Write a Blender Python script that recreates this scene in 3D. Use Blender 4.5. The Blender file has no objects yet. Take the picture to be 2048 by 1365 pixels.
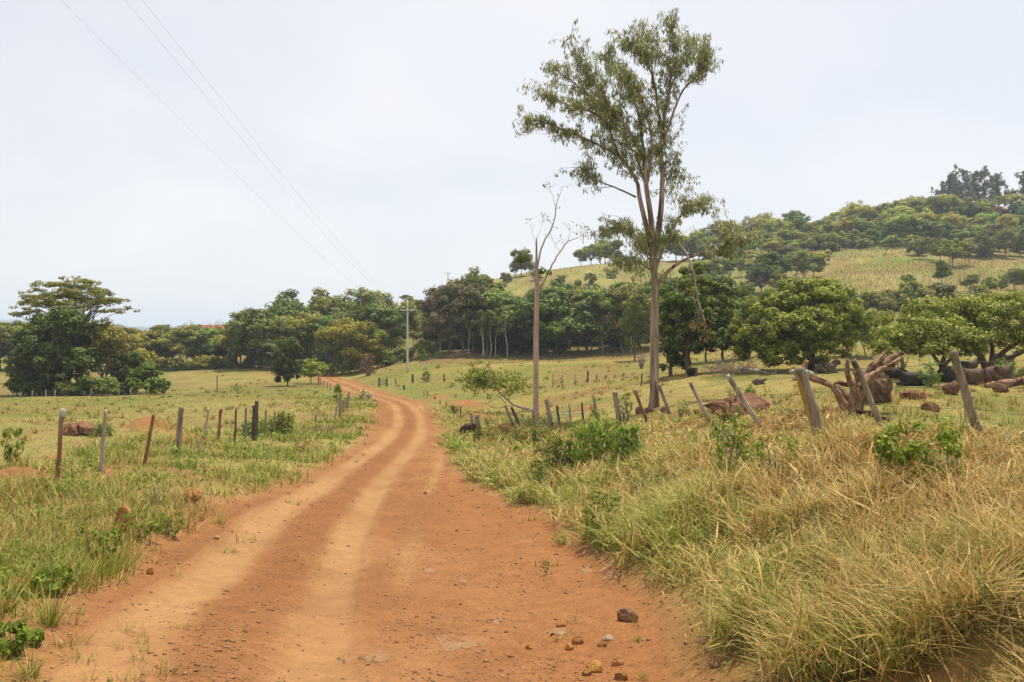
import bpy, bmesh, math, random
import numpy as np
from mathutils import Vector, Euler

sc = bpy.context.scene
COL = sc.collection
F = 1600.0            # focal length in photo pixels (photo is 2048 wide)
HZ = 665.0            # photo row of the horizon

# ------------------------------------------------------------------ camera
cam_d = bpy.data.cameras.new('camera')
cam = bpy.data.objects.new('camera', cam_d)
COL.objects.link(cam)
cam.location = (0, 0, 0)
cam.rotation_euler = (math.radians(90), 0, 0)
cam_d.sensor_width = 36.0
cam_d.lens = 36.0 * F / 2048
cam_d.shift_y = -(682.5 - HZ) / 2048
cam_d.clip_start = 0.05
cam_d.clip_end = 40000
sc.camera = cam

# ------------------------------------------------------------------ light
SUN_AZ, SUN_EL = math.radians(40), math.radians(71)     # azimuth from +Y towards +X
sun_d = bpy.data.lights.new('sun', 'SUN')
sun_d.energy = 5.0
sun_d.angle = math.radians(0.9)
sun_d.color = (1.0, 0.94, 0.83)
sun = bpy.data.objects.new('sun', sun_d)
COL.objects.link(sun)
sdir = Vector((math.sin(SUN_AZ) * math.cos(SUN_EL), math.cos(SUN_AZ) * math.cos(SUN_EL), math.sin(SUN_EL)))
sun.rotation_euler = (-sdir).to_track_quat('-Z', 'Y').to_euler()
sun.location = (40, 30, 80)

world = bpy.data.worlds.new('World')
sc.world = world
world.use_nodes = True
nt = world.node_tree
nt.nodes.clear()
def N(nt, typ, **kw):
    n = nt.nodes.new(typ)
    for k, v in kw.items():
        if k == 'inp':
            for a, b in v.items():
                n.inputs[a].default_value = b
        else:
            setattr(n, k, v)
    return n
def L(nt, a, b):
    nt.links.new(a, b)
sky = N(nt, 'ShaderNodeTexSky', sky_type='NISHITA', sun_disc=False, sun_elevation=SUN_EL, sun_rotation=SUN_AZ,
        air_density=1.0, dust_density=3.0, ozone_density=1.5, altitude=500)
bg_sky = N(nt, 'ShaderNodeBackground', inp={'Strength': 0.125})
L(nt, sky.outputs[0], bg_sky.inputs['Color'])
# a thin, hazy veil of high cloud over that sky
tc = N(nt, 'ShaderNodeTexCoord')
sep = N(nt, 'ShaderNodeSeparateXYZ')
L(nt, tc.outputs['Generated'], sep.inputs[0])
zc = N(nt, 'ShaderNodeMath', operation='ADD', inp={1: 0.28})
zab = N(nt, 'ShaderNodeMath', operation='ABSOLUTE')
L(nt, sep.outputs['Z'], zab.inputs[0]); L(nt, zab.outputs[0], zc.inputs[0])
dx = N(nt, 'ShaderNodeMath', operation='DIVIDE'); L(nt, sep.outputs['X'], dx.inputs[0]); L(nt, zc.outputs[0], dx.inputs[1])
dy = N(nt, 'ShaderNodeMath', operation='DIVIDE'); L(nt, sep.outputs['Y'], dy.inputs[0]); L(nt, zc.outputs[0], dy.inputs[1])
cmb = N(nt, 'ShaderNodeCombineXYZ'); L(nt, dx.outputs[0], cmb.inputs[0]); L(nt, dy.outputs[0], cmb.inputs[1])
cn = N(nt, 'ShaderNodeTexNoise', inp={'Scale': 1.1, 'Detail': 5.0, 'Roughness': 0.48, 'Distortion': 0.35})
L(nt, cmb.outputs[0], cn.inputs['Vector'])
cr = N(nt, 'ShaderNodeMapRange', inp={'From Min': 0.35, 'From Max': 0.68, 'To Min': 0.70, 'To Max': 1.0})
L(nt, cn.outputs[0], cr.inputs[0])
veil = N(nt, 'ShaderNodeBackground', inp={'Color': (0.785, 0.785, 0.805, 1), 'Strength': 1.0})
mixw = N(nt, 'ShaderNodeMixShader')
L(nt, cr.outputs[0], mixw.inputs[0]); L(nt, bg_sky.outputs[0], mixw.inputs[1]); L(nt, veil.outputs[0], mixw.inputs[2])
wo = N(nt, 'ShaderNodeOutputWorld'); L(nt, mixw.outputs[0], wo.inputs['Surface'])

vs = sc.view_settings
sc.display_settings.display_device = 'sRGB'
vs.view_transform = 'Standard'; vs.look = 'None'; vs.gamma = 1.0; vs.use_curve_mapping = False
vs.exposure = 0.28
sc.cycles.max_bounces = 6
sc.cycles.diffuse_bounces = 3
sc.cycles.glossy_bounces = 2
sc.cycles.transmission_bounces = 4
sc.cycles.transparent_max_bounces = 6
sc.cycles.volume_bounces = 1
sc.cycles.use_denoising = True

# ------------------------------------------------------------------ helpers
def tag(o, label=None, cat=None, group=None, kind=None):
    if label: o['label'] = label
    if cat: o['category'] = cat
    if group: o['group'] = group
    if kind: o['kind'] = kind
    return o
def link(o, parent=None):
    COL.objects.link(o)
    if parent is not None: o.parent = parent
    return o
def empty(name, loc=(0, 0, 0), rz=0.0, s=1.0):
    o = bpy.data.objects.new(name, None)
    o.empty_display_size = 0.2
    o.location = loc; o.rotation_euler = (0, 0, rz); o.scale = (s, s, s)
    return link(o)
def obj(name, me, parent=None, loc=None, rot=None, s=None, color=None):
    o = bpy.data.objects.new(name, me)
    if loc is not None: o.location = loc
    if rot is not None: o.rotation_euler = rot
    if s is not None: o.scale = (s, s, s) if np.isscalar(s) else s
    if color is not None: o.color = (*color, 1)
    return link(o, parent)
def qmesh(name, V, Q, mats, tint=None, midx=None, smooth=False):
    """mesh of quads from arrays; tint is one value per face"""
    V = np.asarray(V, np.float32); Q = np.asarray(Q, np.int32)
    me = bpy.data.meshes.new(name)
    n, m = len(V), len(Q)
    k = Q.shape[1]
    me.vertices.add(n); me.vertices.foreach_set('co', V.ravel())
    me.loops.add(m * k); me.loops.foreach_set('vertex_index', Q.ravel())
    me.polygons.add(m)
    me.polygons.foreach_set('loop_start', np.arange(0, m * k, k, dtype=np.int32))
    me.polygons.foreach_set('loop_total', np.full(m, k, np.int32))
    if smooth: me.polygons.foreach_set('use_smooth', np.ones(m, bool))
    for mt in (mats if isinstance(mats, (list, tuple)) else [mats]):
        me.materials.append(mt)
    if midx is not None: me.polygons.foreach_set('material_index', np.asarray(midx, np.int32))
    if tint is not None:
        a = me.attributes.new('tint', 'FLOAT', 'FACE'); a.data.foreach_set('value', np.asarray(tint, np.float32))
    me.update(calc_edges=True)
    return me
class Geo:
    """collects quads"""
    def __init__(s): s.V, s.Q, s.T, s.n = [], [], [], 0
    def add(s, V, Q, t=0.5):
        V = np.asarray(V, float); Q = np.asarray(Q, int)
        s.V.append(V); s.Q.append(Q + s.n); s.n += len(V)
        s.T.append(np.full(len(Q), t) if np.isscalar(t) else np.asarray(t))
        return s
    def mesh(s, name, mats, smooth=False):
        return qmesh(name, np.vstack(s.V), np.vstack(s.Q), mats, np.concatenate(s.T), smooth=smooth)
def hash2(ix, iy, seed=0):
    h = (ix.astype(np.int64) * 374761393 + iy.astype(np.int64) * 668265263 + seed * 2147483647) & 0xffffffff
    h = ((h ^ (h >> 13)) * 1274126177) & 0xffffffff
    h = (h ^ (h >> 16)) & 0xffffffff
    return h / 4294967295.0
def vnoise(x, y, seed=0):
    x = np.asarray(x, float); y = np.asarray(y, float)
    ix = np.floor(x); iy = np.floor(y); fx = x - ix; fy = y - iy
    fx = fx * fx * (3 - 2 * fx); fy = fy * fy * (3 - 2 * fy)
    a = hash2(ix, iy, seed); b = hash2(ix + 1, iy, seed); c = hash2(ix, iy + 1, seed); d = hash2(ix + 1, iy + 1, seed)
    return (a * (1 - fx) + b * fx) * (1 - fy) + (c * (1 - fx) + d * fx) * fy
def fbm(x, y, seed=0, oct=4, gain=0.5):
    s, a, t = 0.0, 1.0, 0.0
    for o in range(oct):
        s = s + a * vnoise(x * 2 ** o + 13.7 * o, y * 2 ** o - 7.3 * o, seed + o); t += a; a *= gain
    return s / t
def sstep(a, b, x):
    t = np.clip((x - a) / (b - a), 0, 1)
    return t * t * (3 - 2 * t)
def crom(P, n):
    """Catmull-Rom resample of a polyline with any number of columns"""
    P = np.asarray(P, float)
    if len(P) == 2:
        return np.linspace(P[0], P[1], n)
    Q = np.vstack([2 * P[0] - P[1], P, 2 * P[-1] - P[-2]])
    out = []
    for t in np.linspace(0, len(P) - 1 - 1e-9, n):
        i = int(t); u = t - i
        p0, p1, p2, p3 = Q[i:i + 4]
        out.append(.5 * ((2 * p1) + (-p0 + p2) * u + (2 * p0 - 5 * p1 + 4 * p2 - p3) * u * u + (-p0 + 3 * p1 - 3 * p2 + p3) * u ** 3))
    return np.array(out)
def tube(P, R, sides=6, rough=0.0, seed=0, twist=0.0, cap=True):
    """quads of a tube along P (n,3) with radii R (n,)"""
    P = np.asarray(P, float); n = len(P)
    R = np.full(n, R) if np.isscalar(R) else np.asarray(R, float)
    T = np.gradient(P, axis=0); T /= np.linalg.norm(T, axis=1)[:, None] + 1e-12
    ref = np.array([0, 0, 1.0]) if abs(T[0][2]) < 0.9 else np.array([1.0, 0, 0])
    A = np.zeros_like(P); a = np.cross(T[0], ref); a /= np.linalg.norm(a)
    for i in range(n):
        a = a - T[i] * a.dot(T[i]); a /= np.linalg.norm(a) + 1e-12; A[i] = a
    B = np.cross(T, A)
    th = np.linspace(0, 2 * math.pi, sides, endpoint=False)[None, :] + twist * np.linspace(0, 1, n)[:, None]
    rr = R[:, None] * np.ones((1, sides))
    if rough:
        arc = np.concatenate([[0], np.cumsum(np.linalg.norm(np.diff(P, axis=0), axis=1))])
        k = np.cos(np.linspace(0, 2 * math.pi, sides, endpoint=False)) * 2
        k2 = np.sin(np.linspace(0, 2 * math.pi, sides, endpoint=False)) * 2
        rr = rr * (1 + rough * (2 * fbm(k[None, :] * 1.3 + arc[:, None] * 1.2 + seed, k2[None, :] * 1.3 + arc[:, None] * .4, seed, 3) - 1)
                   + rough * .9 * (2 * fbm(k[None, :] * 3.7 + arc[:, None] * .5 + seed, k2[None, :] * 3.7 + arc[:, None] * .3, seed + 7, 2) - 1))
    V = P[:, None, :] + rr[..., None] * (np.cos(th)[..., None] * A[:, None, :] + np.sin(th)[..., None] * B[:, None, :])
    V = V.reshape(-1, 3)
    i, j = np.meshgrid(np.arange(n - 1), np.arange(sides), indexing='ij')
    j2 = (j + 1) % sides
    Q = np.stack([i * sides + j, i * sides + j2, (i + 1) * sides + j2, (i + 1) * sides + j], -1).reshape(-1, 4)
    if cap:
        nv = len(V)
        V = np.vstack([V, P[0] - T[0] * R[0] * .05, P[-1] + T[-1] * R[-1] * .15])
        c = []
        for q in range(0, sides, 2):
            a0, a1, a2 = q, (q + 1) % sides, (q + 2) % sides
            c.append([nv, a2, a1, a0])
            o = (n - 1) * sides
            c.append([nv + 1, o + a0, o + a1, o + a2])
        Q = np.vstack([Q, c])
    return V, Q

# ------------------------------------------------------------------ the lie of the land
# ground heights are laid out by (bearing, distance); eye level is z = 0
def at(px, py, Y):
    return np.array([(px - 1024) / F * Y, Y, -(py - HZ) / F * Y])
ROADC = np.array([(385, 1600, 3.6), (405, 1460, 4.55), (425, 1365, 5.5), (490, 1230, 7.8), (590, 1100, 12.6), (675, 1000, 19.5), (727, 950, 25.5), (785, 900, 34),
                  (812, 870, 42), (820, 840, 52), (813, 820, 61), (795, 805, 70), (764, 795, 78), (732, 786, 88), (706, 776, 100),
                  (680, 765, 113), (655, 755, 128), (640, 747, 145), (640, 735, 165)], float)
rc_Y = ROADC[:, 2]; rc_X = (ROADC[:, 0] - 1024) / F * rc_Y
_yy = np.concatenate([[-30, -5], rc_Y]); _xx = np.concatenate([[rc_X[0] + 1.5, rc_X[0] + .3], rc_X])
_dense = crom(np.column_stack([_yy, _xx]), 600)
def road_x(y): return np.interp(y, _dense[:, 0], _dense[:, 1])
_wY = [-30, 5.5, 8, 12.6, 16, 20, 25, 30, 34, 42, 52, 61, 75, 90, 170]
_wL = [1.3, 1.3, 1.35, 1.45, 1.4, 1.35, 1.3, 1.3, 1.4, 1.9, 2.3, 1.9, 1.8, 1.7, 1.6]
_wR = [3.3, 3.4, 3.9, 4.5, 4.7, 4.4, 3.2, 2.3, 1.9, 1.7, 1.7, 1.8, 1.7, 1.8, 1.7]
CTRL = [tuple(r) for r in ROADC]
CTRL += [  # left verge and pasture
    (-100, 1250, 6.2), (-20, 1105, 9), (122, 962, 17), (207, 947, 19), (297, 936, 21), (358, 911, 25), (440, 884, 33), (508, 881, 35),
    (577, 868, 40), (400, 1003, 14.5), (250, 1120, 10), (600, 922, 27), (690, 838, 50), (730, 850, 45), (742, 822, 56), (735, 802, 68),
    (0, 960, 16), (0, 880, 28), (250, 862, 34), (0, 832, 45), (300, 822, 58), (100, 796, 85), (200, 789, 98), (330, 787, 98),
    (0, 745, 150), (350, 741, 150), (550, 737, 150), (600, 772, 105), (520, 792, 80), (-300, 832, 60), (-300, 747, 150), (-300, 960, 20),
    (-500, 1250, 7), (0, 700, 300), (300, 694, 300), (0, 678, 700), (300, 676, 700), (600, 672, 700), (-400, 690, 500), (0, 668, 3000), (600, 668, 3000), (-500, 668, 3000),
    (450, 690, 230), (600, 705, 175), (700, 690, 190), (700, 655, 240), (770, 638, 240), (700, 740, 150), (720, 752, 128),
    # right shoulder, bank and fence line
    (1540, 1365, 5.6), (1340, 1225, 8.3), (1200, 1098, 12.8), (1095, 1000, 20), (985, 935, 28), (905, 903, 33.5), (1755, 1140, 7), (1990, 1280, 5), (2100, 1050, 7.5),
    (1965, 900, 11.6), (1770, 872, 15), (1638, 884, 15.5), (1520, 857, 21), (1418, 842, 29), (1310, 850, 32), (1237, 848, 37), (1165, 850, 41),
    (1100, 853, 44), (1015, 856, 47), (950, 868, 44), (1250, 950, 20), (1460, 1000, 13), (1110, 905, 31), (1040, 893, 36), (1350, 880, 25), (1620, 960, 11.5),
    # right pasture
    (2048, 842, 20), (2048, 768, 40), (1900, 757, 46), (1700, 836, 18.5), (1755, 802, 21), (1622, 743, 60), (1500, 832, 26), (1308, 816, 45),
    (1072, 839, 42), (1375, 752, 60), (1450, 756, 56), (1200, 762, 80), (1000, 792, 75), (900, 800, 70), (950, 742, 105), (815, 741, 114), (1000, 712, 135),
    (1290, 701, 135), (870, 709, 135), (770, 742, 122), (1650, 714, 80), (2048, 727, 60), (2000, 742, 51), (1200, 722, 115), (2400, 760, 40), (2400, 900, 13), (2600, 1200, 6),
    # the hill
    (1100, 650, 165), (1100, 540, 275), (1250, 526, 275), (1000, 556, 260), (870, 602, 235), (830, 604, 235), (1500, 665, 140), (1500, 560, 225), (1500, 514, 290),
    (1700, 645, 130), (1700, 592, 170), (1700, 540, 210), (1700, 500, 255), (1700, 492, 300), (1900, 472, 300), (1950, 442, 335), (2048, 605, 150), (2048, 522, 220),
    (2048, 464, 300), (2500, 440, 335), (2500, 600, 160), (1100, 600, 450), (1250, 585, 450), (1700, 550, 480), (1950, 520, 520), (2500, 520, 520), (850, 640, 420), (1200, 668, 1500), (2000, 668, 1500), (2500, 668, 3000), (1400, 668, 3000)]
_cp = np.array([at(*c) for c in CTRL])
_extra = []
for a_ in (100, 130, 165, 180, -165, -130, -100):     # behind the eye: the track climbs on
    t_ = math.radians(a_)
    for r_, z_ in ((2.5, -1.75), (8, -1.3), (30, 0.5), (120, 4), (700, 4), (3000, 0)):
        _extra.append((r_ * math.sin(t_), r_ * math.cos(t_), z_))
for a_ in (-60, -35, 0, 35, 60):
    t_ = math.radians(a_); _extra.append((1.5 * math.sin(t_), 1.5 * math.cos(t_), -1.78))
_cp = np.vstack([_cp, _extra])
def _uv(x, y):
    r = np.maximum(np.hypot(x, y), 0.4)
    return np.arctan2(x, y) * 1.6, np.log(np.minimum(r, 3000)), r
def _kern(d2): return 0.5 * d2 * np.log(d2 + 1e-9)
_cu, _cv, _cr = _uv(_cp[:, 0], _cp[:, 1])
_n = len(_cp)
_A = np.zeros((_n + 3, _n + 3))
_A[:_n, :_n] = _kern((_cu[:, None] - _cu) ** 2 + (_cv[:, None] - _cv) ** 2) + np.eye(_n) * 2e-4
_A[:_n, _n:] = np.column_stack([np.ones(_n), _cu, _cv]); _A[_n:, :_n] = _A[:_n, _n:].T
_w = np.linalg.solve(_A, np.concatenate([_cp[:, 2] / _cr, [0, 0, 0]]))
MOUNDS = []           # (x, y, radius, height) earth heaps, filled below
def Hbase(x, y):
    x = np.asarray(x, float); y = np.asarray(y, float)
    sh = x.shape; x = x.ravel(); y = y.ravel()
    u, v, r = _uv(x, y)
    out = np.empty(len(x))
    for a in range(0, len(x), 40000):
        s = slice(a, a + 40000)
        out[s] = _kern((u[s, None] - _cu) ** 2 + (v[s, None] - _cv) ** 2) @ _w[:_n] + _w[_n] + _w[_n + 1] * u[s] + _w[_n + 2] * v[s]
    return (out * r).reshape(sh)
def road_s(x, y):
    """signed sideways distance from the road's middle, and how far inside the road (1) or outside (0)"""
    yc = np.clip(y, -30, 165)
    s = x - road_x(yc)
    sl = (road_x(yc + .5) - road_x(yc - .5))
    s = s / np.sqrt(1 + sl * sl)
    wob = 0.55 * (fbm(x * .9, y * .45, 5, 3) - .5) + .5 * (fbm(x * .25 + 9, y * .2, 6, 2) - .5)
    wl = np.interp(yc, _wY, _wL) + wob; wr = np.interp(yc, _wY, _wR) + wob * np.interp(yc, [5, 12], [.6, 1.4])
    d = np.minimum(s + wl, wr - s)          # >0 inside
    d = np.where((y > 165) | (y < -30), -5, d)
    return s, d
def H(x, y):
    x = np.asarray(x, float); y = np.asarray(y, float)
    z = Hbase(x, y)
    r = np.hypot(x, y)
    s, d = road_s(x, y)
    out = sstep(0.1, -0.9, d)
    near = 1 / (1 + (r / 60) ** 2)
    z = z + out * near * (0.26 * (fbm(x * .55, y * .55, 21, 3) - .45) + 0.10 * (fbm(x * 2.3, y * 2.3, 22, 2) - .5))
    z = z + sstep(30, 200, r) * 0.9 * (fbm(x * .05, y * .05, 23, 3) - .5)
    # ruts, crown and loose surface of the road
    ins = sstep(-.1, .5, d)
    trk = np.exp(-((np.abs(s) - .75) / .30) ** 2)
    z = z + ins * (-0.06 * trk + 0.035 * np.exp(-((np.abs(s) - 1.12) / .10) ** 2) + 0.02 * np.exp(-(s / .22) ** 2) + .10 * sstep(1.4, 2.4, s) * (np.abs(fbm(x * 1.1 + y * .25, y * .5, 27, 3) - .5) * -2 + .25) * sstep(30, 20, r) + 0.008 * (fbm(x * 3, y * 3, 24, 3) - .5) + 0.03 * (fbm(x * .8, y * .8, 25, 2) - .5))
    z = z - 0.06 * np.exp(-((d - .1) / .25) ** 2) * near
    for (mx, my, mr, mh) in MOUNDS:
        q = ((x - mx) ** 2 + (y - my) ** 2) / mr ** 2
        z = z + np.where(q < 6, mh * np.exp(-q * 1.3) * (.75 + .5 * fbm(x * 2.2, y * 2.2, 31, 2)), 0)
    return z
def gz(x, y): return float(H(np.array([x]), np.array([y]))[0])
def hit(px, py, y0=2.0, y1=900.0):
    """where the sight line through a photo pixel first meets the ground"""
    Y = np.exp(np.linspace(math.log(y0), math.log(y1), 1400))
    X = (px - 1024) / F * Y; Z = -(py - HZ) / F * Y
    b = Z <= H(X, Y)
    i = int(np.argmax(b)) if b.any() else len(Y) - 1
    return Vector((X[i], Y[i], gz(X[i], Y[i])))
def pxm(Y): return F / Y       # photo pixels per metre at distance Y
# ------------------------------------------------------------------ materials
MATS = {}
def new_mat(name):
    m = bpy.data.materials.new(name); m.use_nodes = True
    m.node_tree.nodes.clear()
    MATS[name] = m
    return m, m.node_tree
def mixc(nt, fac, a, b, blend='MIX'):
    n = N(nt, 'ShaderNodeMix', data_type='RGBA', blend_type=blend)
    for sock, v in ((n.inputs[0], fac), (n.inputs[6], a), (n.inputs[7], b)):
        if isinstance(v, (int, float)): sock.default_value = v
        elif isinstance(v, tuple): sock.default_value = (*v, 1) if len(v) == 3 else v
        else: L(nt, v, sock)
    return n.outputs[2]
def mrange(nt, v, a, b, c=0.0, d=1.0):
    n = N(nt, 'ShaderNodeMapRange', inp={'From Min': a, 'From Max': b, 'To Min': c, 'To Max': d})
    L(nt, v, n.inputs[0]); return n.outputs[0]
def noise(nt, vec, scale, detail=4, rough=.55, dist=0.0):
    n = N(nt, 'ShaderNodeTexNoise', inp={'Scale': scale, 'Detail': detail, 'Roughness': rough, 'Distortion': dist})
    if vec is not None: L(nt, vec, n.inputs['Vector'])
    return n.outputs[0]
def out_principled(nt, col, rough=.9, spec=.2, bump=None, bstr=.4, bdist=.02, trans=None, tcol=None):
    p = N(nt, 'ShaderNodeBsdfPrincipled', inp={'Roughness': rough, 'Specular IOR Level': spec})
    if isinstance(col, tuple): p.inputs['Base Color'].default_value = (*col, 1)
    else: L(nt, col, p.inputs['Base Color'])
    if bump is not None:
        b = N(nt, 'ShaderNodeBump', inp={'Strength': bstr, 'Distance': bdist}); L(nt, bump, b.inputs['Height']); L(nt, b.outputs[0], p.inputs['Normal'])
    o = N(nt, 'ShaderNodeOutputMaterial')
    if trans:
        t = N(nt, 'ShaderNodeBsdfTranslucent'); L(nt, tcol if tcol is not None else col, t.inputs['Color'])
        mx = N(nt, 'ShaderNodeMixShader', inp={0: trans}); L(nt, p.outputs[0], mx.inputs[1]); L(nt, t.outputs[0], mx.inputs[2]); L(nt, mx.outputs[0], o.inputs[0])
    else:
        L(nt, p.outputs[0], o.inputs[0])
    return p
def ground_material():
    m, nt = new_mat('ground')
    tc = N(nt, 'ShaderNodeTexCoord'); v = tc.outputs['Object']
    a = N(nt, 'ShaderNodeAttribute', attribute_name='col')
    g = N(nt, 'ShaderNodeAttribute', attribute_name='veg').outputs['Fac']
    n1 = noise(nt, v, 1.3, 6, .62); n2 = noise(nt, v, 9, 5, .65); n3 = noise(nt, v, 55, 4, .6); n0 = noise(nt, v, .12, 5, .6)
    c = mixc(nt, 1.0, a.outputs['Color'], mixc(nt, n1, (.62, .64, .56), (1.36, 1.34, 1.40)), 'MULTIPLY')
    c = mixc(nt, 1.0, c, mixc(nt, n2, (.46, .47, .44), (1.52, 1.50, 1.50)), 'MULTIPLY')
    c = mixc(nt, 1.0, c, mixc(nt, n3, (.72, .72, .72), (1.28, 1.28, 1.26)), 'MULTIPLY')
    c = mixc(nt, g, c, mixc(nt, 1.0, c, mixc(nt, n0, (.86, .92, .80), (1.12, 1.08, 1.12)), 'MULTIPLY'))
    # dark flecks of old thatch in the grass
    fl = mrange(nt, noise(nt, v, 3.4, 5, .7, .6), .56, .68)
    fm = N(nt, 'ShaderNodeMath', operation='MULTIPLY'); L(nt, fl, fm.inputs[0]); L(nt, g, fm.inputs[1])
    c = mixc(nt, fm.outputs[0], c, mixc(nt, 1.0, c, (.50, .50, .42), 'MULTIPLY'))
    hb = N(nt, 'ShaderNodeMath', operation='MULTIPLY_ADD', inp={1: .5}); L(nt, n3, hb.inputs[0]); L(nt, n2, hb.inputs[2])
    hg = N(nt, 'ShaderNodeMath', operation='MULTIPLY'); L(nt, hb.outputs[0], hg.inputs[0]); L(nt, mrange(nt, g, 0, 1, .32, 1), hg.inputs[1])
    out_principled(nt, c, .95, .1, hg.outputs[0], .8, .07)
    return m
def road_material():
    m, nt = new_mat('road_soil')
    tc = N(nt, 'ShaderNodeTexCoord'); v = tc.outputs['Object']
    a = N(nt, 'ShaderNodeAttribute', attribute_name='col')
    loose = N(nt, 'ShaderNodeAttribute', attribute_name='veg').outputs['Fac']      # 1 on loose gravelly soil, 0 in the polished ruts
    n1 = noise(nt, v, 1.6, 6, .6); n2 = noise(nt, v, 14, 5, .65); n3 = noise(nt, v, 90, 4, .65)
    c = mixc(nt, 1.0, a.outputs['Color'], mixc(nt, n1, (.84, .82, .80), (1.18, 1.18, 1.18)), 'MULTIPLY')
    c2 = mixc(nt, 1.0, c, mixc(nt, n2, (.62, .60, .58), (1.38, 1.38, 1.38)), 'MULTIPLY')
    c = mixc(nt, mrange(nt, loose, 0, 1, .35, 1), c, c2)
    c3 = mixc(nt, 1.0, c, mixc(nt, n3, (.66, .64, .62), (1.34, 1.34, 1.34)), 'MULTIPLY')
    c = mixc(nt, mrange(nt, loose, 0, 1, .55, 1), c, c3)
    # grit: fine dark crumbs and pale chips
    n4 = noise(nt, v, 38, 3, .75, .3); n5 = noise(nt, v, 27, 3, .75, .2)
    c = mixc(nt, mrange(nt, n4, .57, .66, 0, .75), c, mixc(nt, 1.0, c, (.58, .52, .48), 'MULTIPLY'))
    c = mixc(nt, mrange(nt, n5, .60, .68, 0, .7), c, mixc(nt, 1.0, c, (1.28, 1.30, 1.34), 'MULTIPLY'))
    ns = noise(nt, v, 4.2, 5, .7, .5)
    c = mixc(nt, 1.0, c, mixc(nt, mrange(nt, ns, .38, .62), (.91, .90, .89), (1.06, 1.06, 1.07)), 'MULTIPLY')
    vor = N(nt, 'ShaderNodeTexVoronoi', inp={'Scale': 34.0, 'Randomness': 1.0}); L(nt, v, vor.inputs['Vector'])
    vor2 = N(nt, 'ShaderNodeTexVoronoi', inp={'Scale': 11.0, 'Randomness': 1.0}); L(nt, v, vor2.inputs['Vector'])
    peb = mrange(nt, vor.outputs['Distance'], .08, .42, 1, 0)
    # only some cells hold a pebble
    sp = N(nt, 'ShaderNodeSeparateColor'); L(nt, vor.outputs['Color'], sp.inputs[0])
    pm = mrange(nt, sp.outputs[0], .55, .62)
    pk = N(nt, 'ShaderNodeMath', operation='MULTIPLY'); L(nt, peb, pk.inputs[0]); L(nt, pm, pk.inputs[1])
    pk2 = N(nt, 'ShaderNodeMath', operation='MULTIPLY'); L(nt, pk.outputs[0], pk2.inputs[0]); L(nt, loose, pk2.inputs[1])
    c = mixc(nt, pk2.outputs[0], c, mixc(nt, sp.outputs[1], mixc(nt, 1.0, c, (.62, .58, .58), 'MULTIPLY'), mixc(nt, 1.0, c, (1.32, 1.34, 1.42), 'MULTIPLY')))
    h1 = N(nt, 'ShaderNodeMath', operation='MULTIPLY_ADD', inp={1: .9}); L(nt, pk2.outputs[0], h1.inputs[0])
    h0 = N(nt, 'ShaderNodeMath', operation='MULTIPLY_ADD', inp={1: .45}); L(nt, n3, h0.inputs[0]); L(nt, n2, h0.inputs[2])
    h00 = N(nt, 'ShaderNodeMath', operation='MULTIPLY'); L(nt, h0.outputs[0], h00.inputs[0]); L(nt, mrange(nt, loose, 0, 1, .35, 1), h00.inputs[1])
    L(nt, h00.outputs[0], h1.inputs[2])
    h2 = N(nt, 'ShaderNodeMath', operation='MULTIPLY_ADD', inp={1: .4}); L(nt, n5, h2.inputs[0]); L(nt, h1.outputs[0], h2.inputs[2])
    out_principled(nt, c, .95, .05, h2.outputs[0], .7, .018)
    return m
ground_mat = ground_material(); road_mat = road_material()

# earth heaps in the pastures (photo pixel, radius, height)
HEAPS = [(310, 872, 1.5, .75), (380, 890, 1.1, .35), (35, 962, .75, .32), (110, 915, .5, .12), (155, 888, .35, .2), (215, 950, .22, .14), (880, 800, 1.6, .5), (925, 815, 2.0, .55),
         (960, 838, 1.3, .5), (1010, 860, 1.0, .35), (1175, 822, 1.3, .4), (1265, 822, .6, .22), (1340, 835, .9, .3), (1580, 850, 1.5, .35), (1400, 850, 1.2, .25)]
for (px, py, r_, h_) in HEAPS:
    p = hit(px, py)
    MOUNDS.append((p.x, p.y, r_, h_))
# the big tussock heaps on the near bank
for (x_, y_, r_, h_) in ((2.75, 4.6, .55, .26), (3.4, 5.4, .7, .28), (2.2, 7.2, .7, .22), (3.6, 8.2, .9, .25), (4.8, 6.6, .9, .25), (2.6, 11.5, .9, .25), (4.6, 11.5, 1.0, .2)):
    MOUNDS.append((x_, y_, r_, h_))

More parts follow.
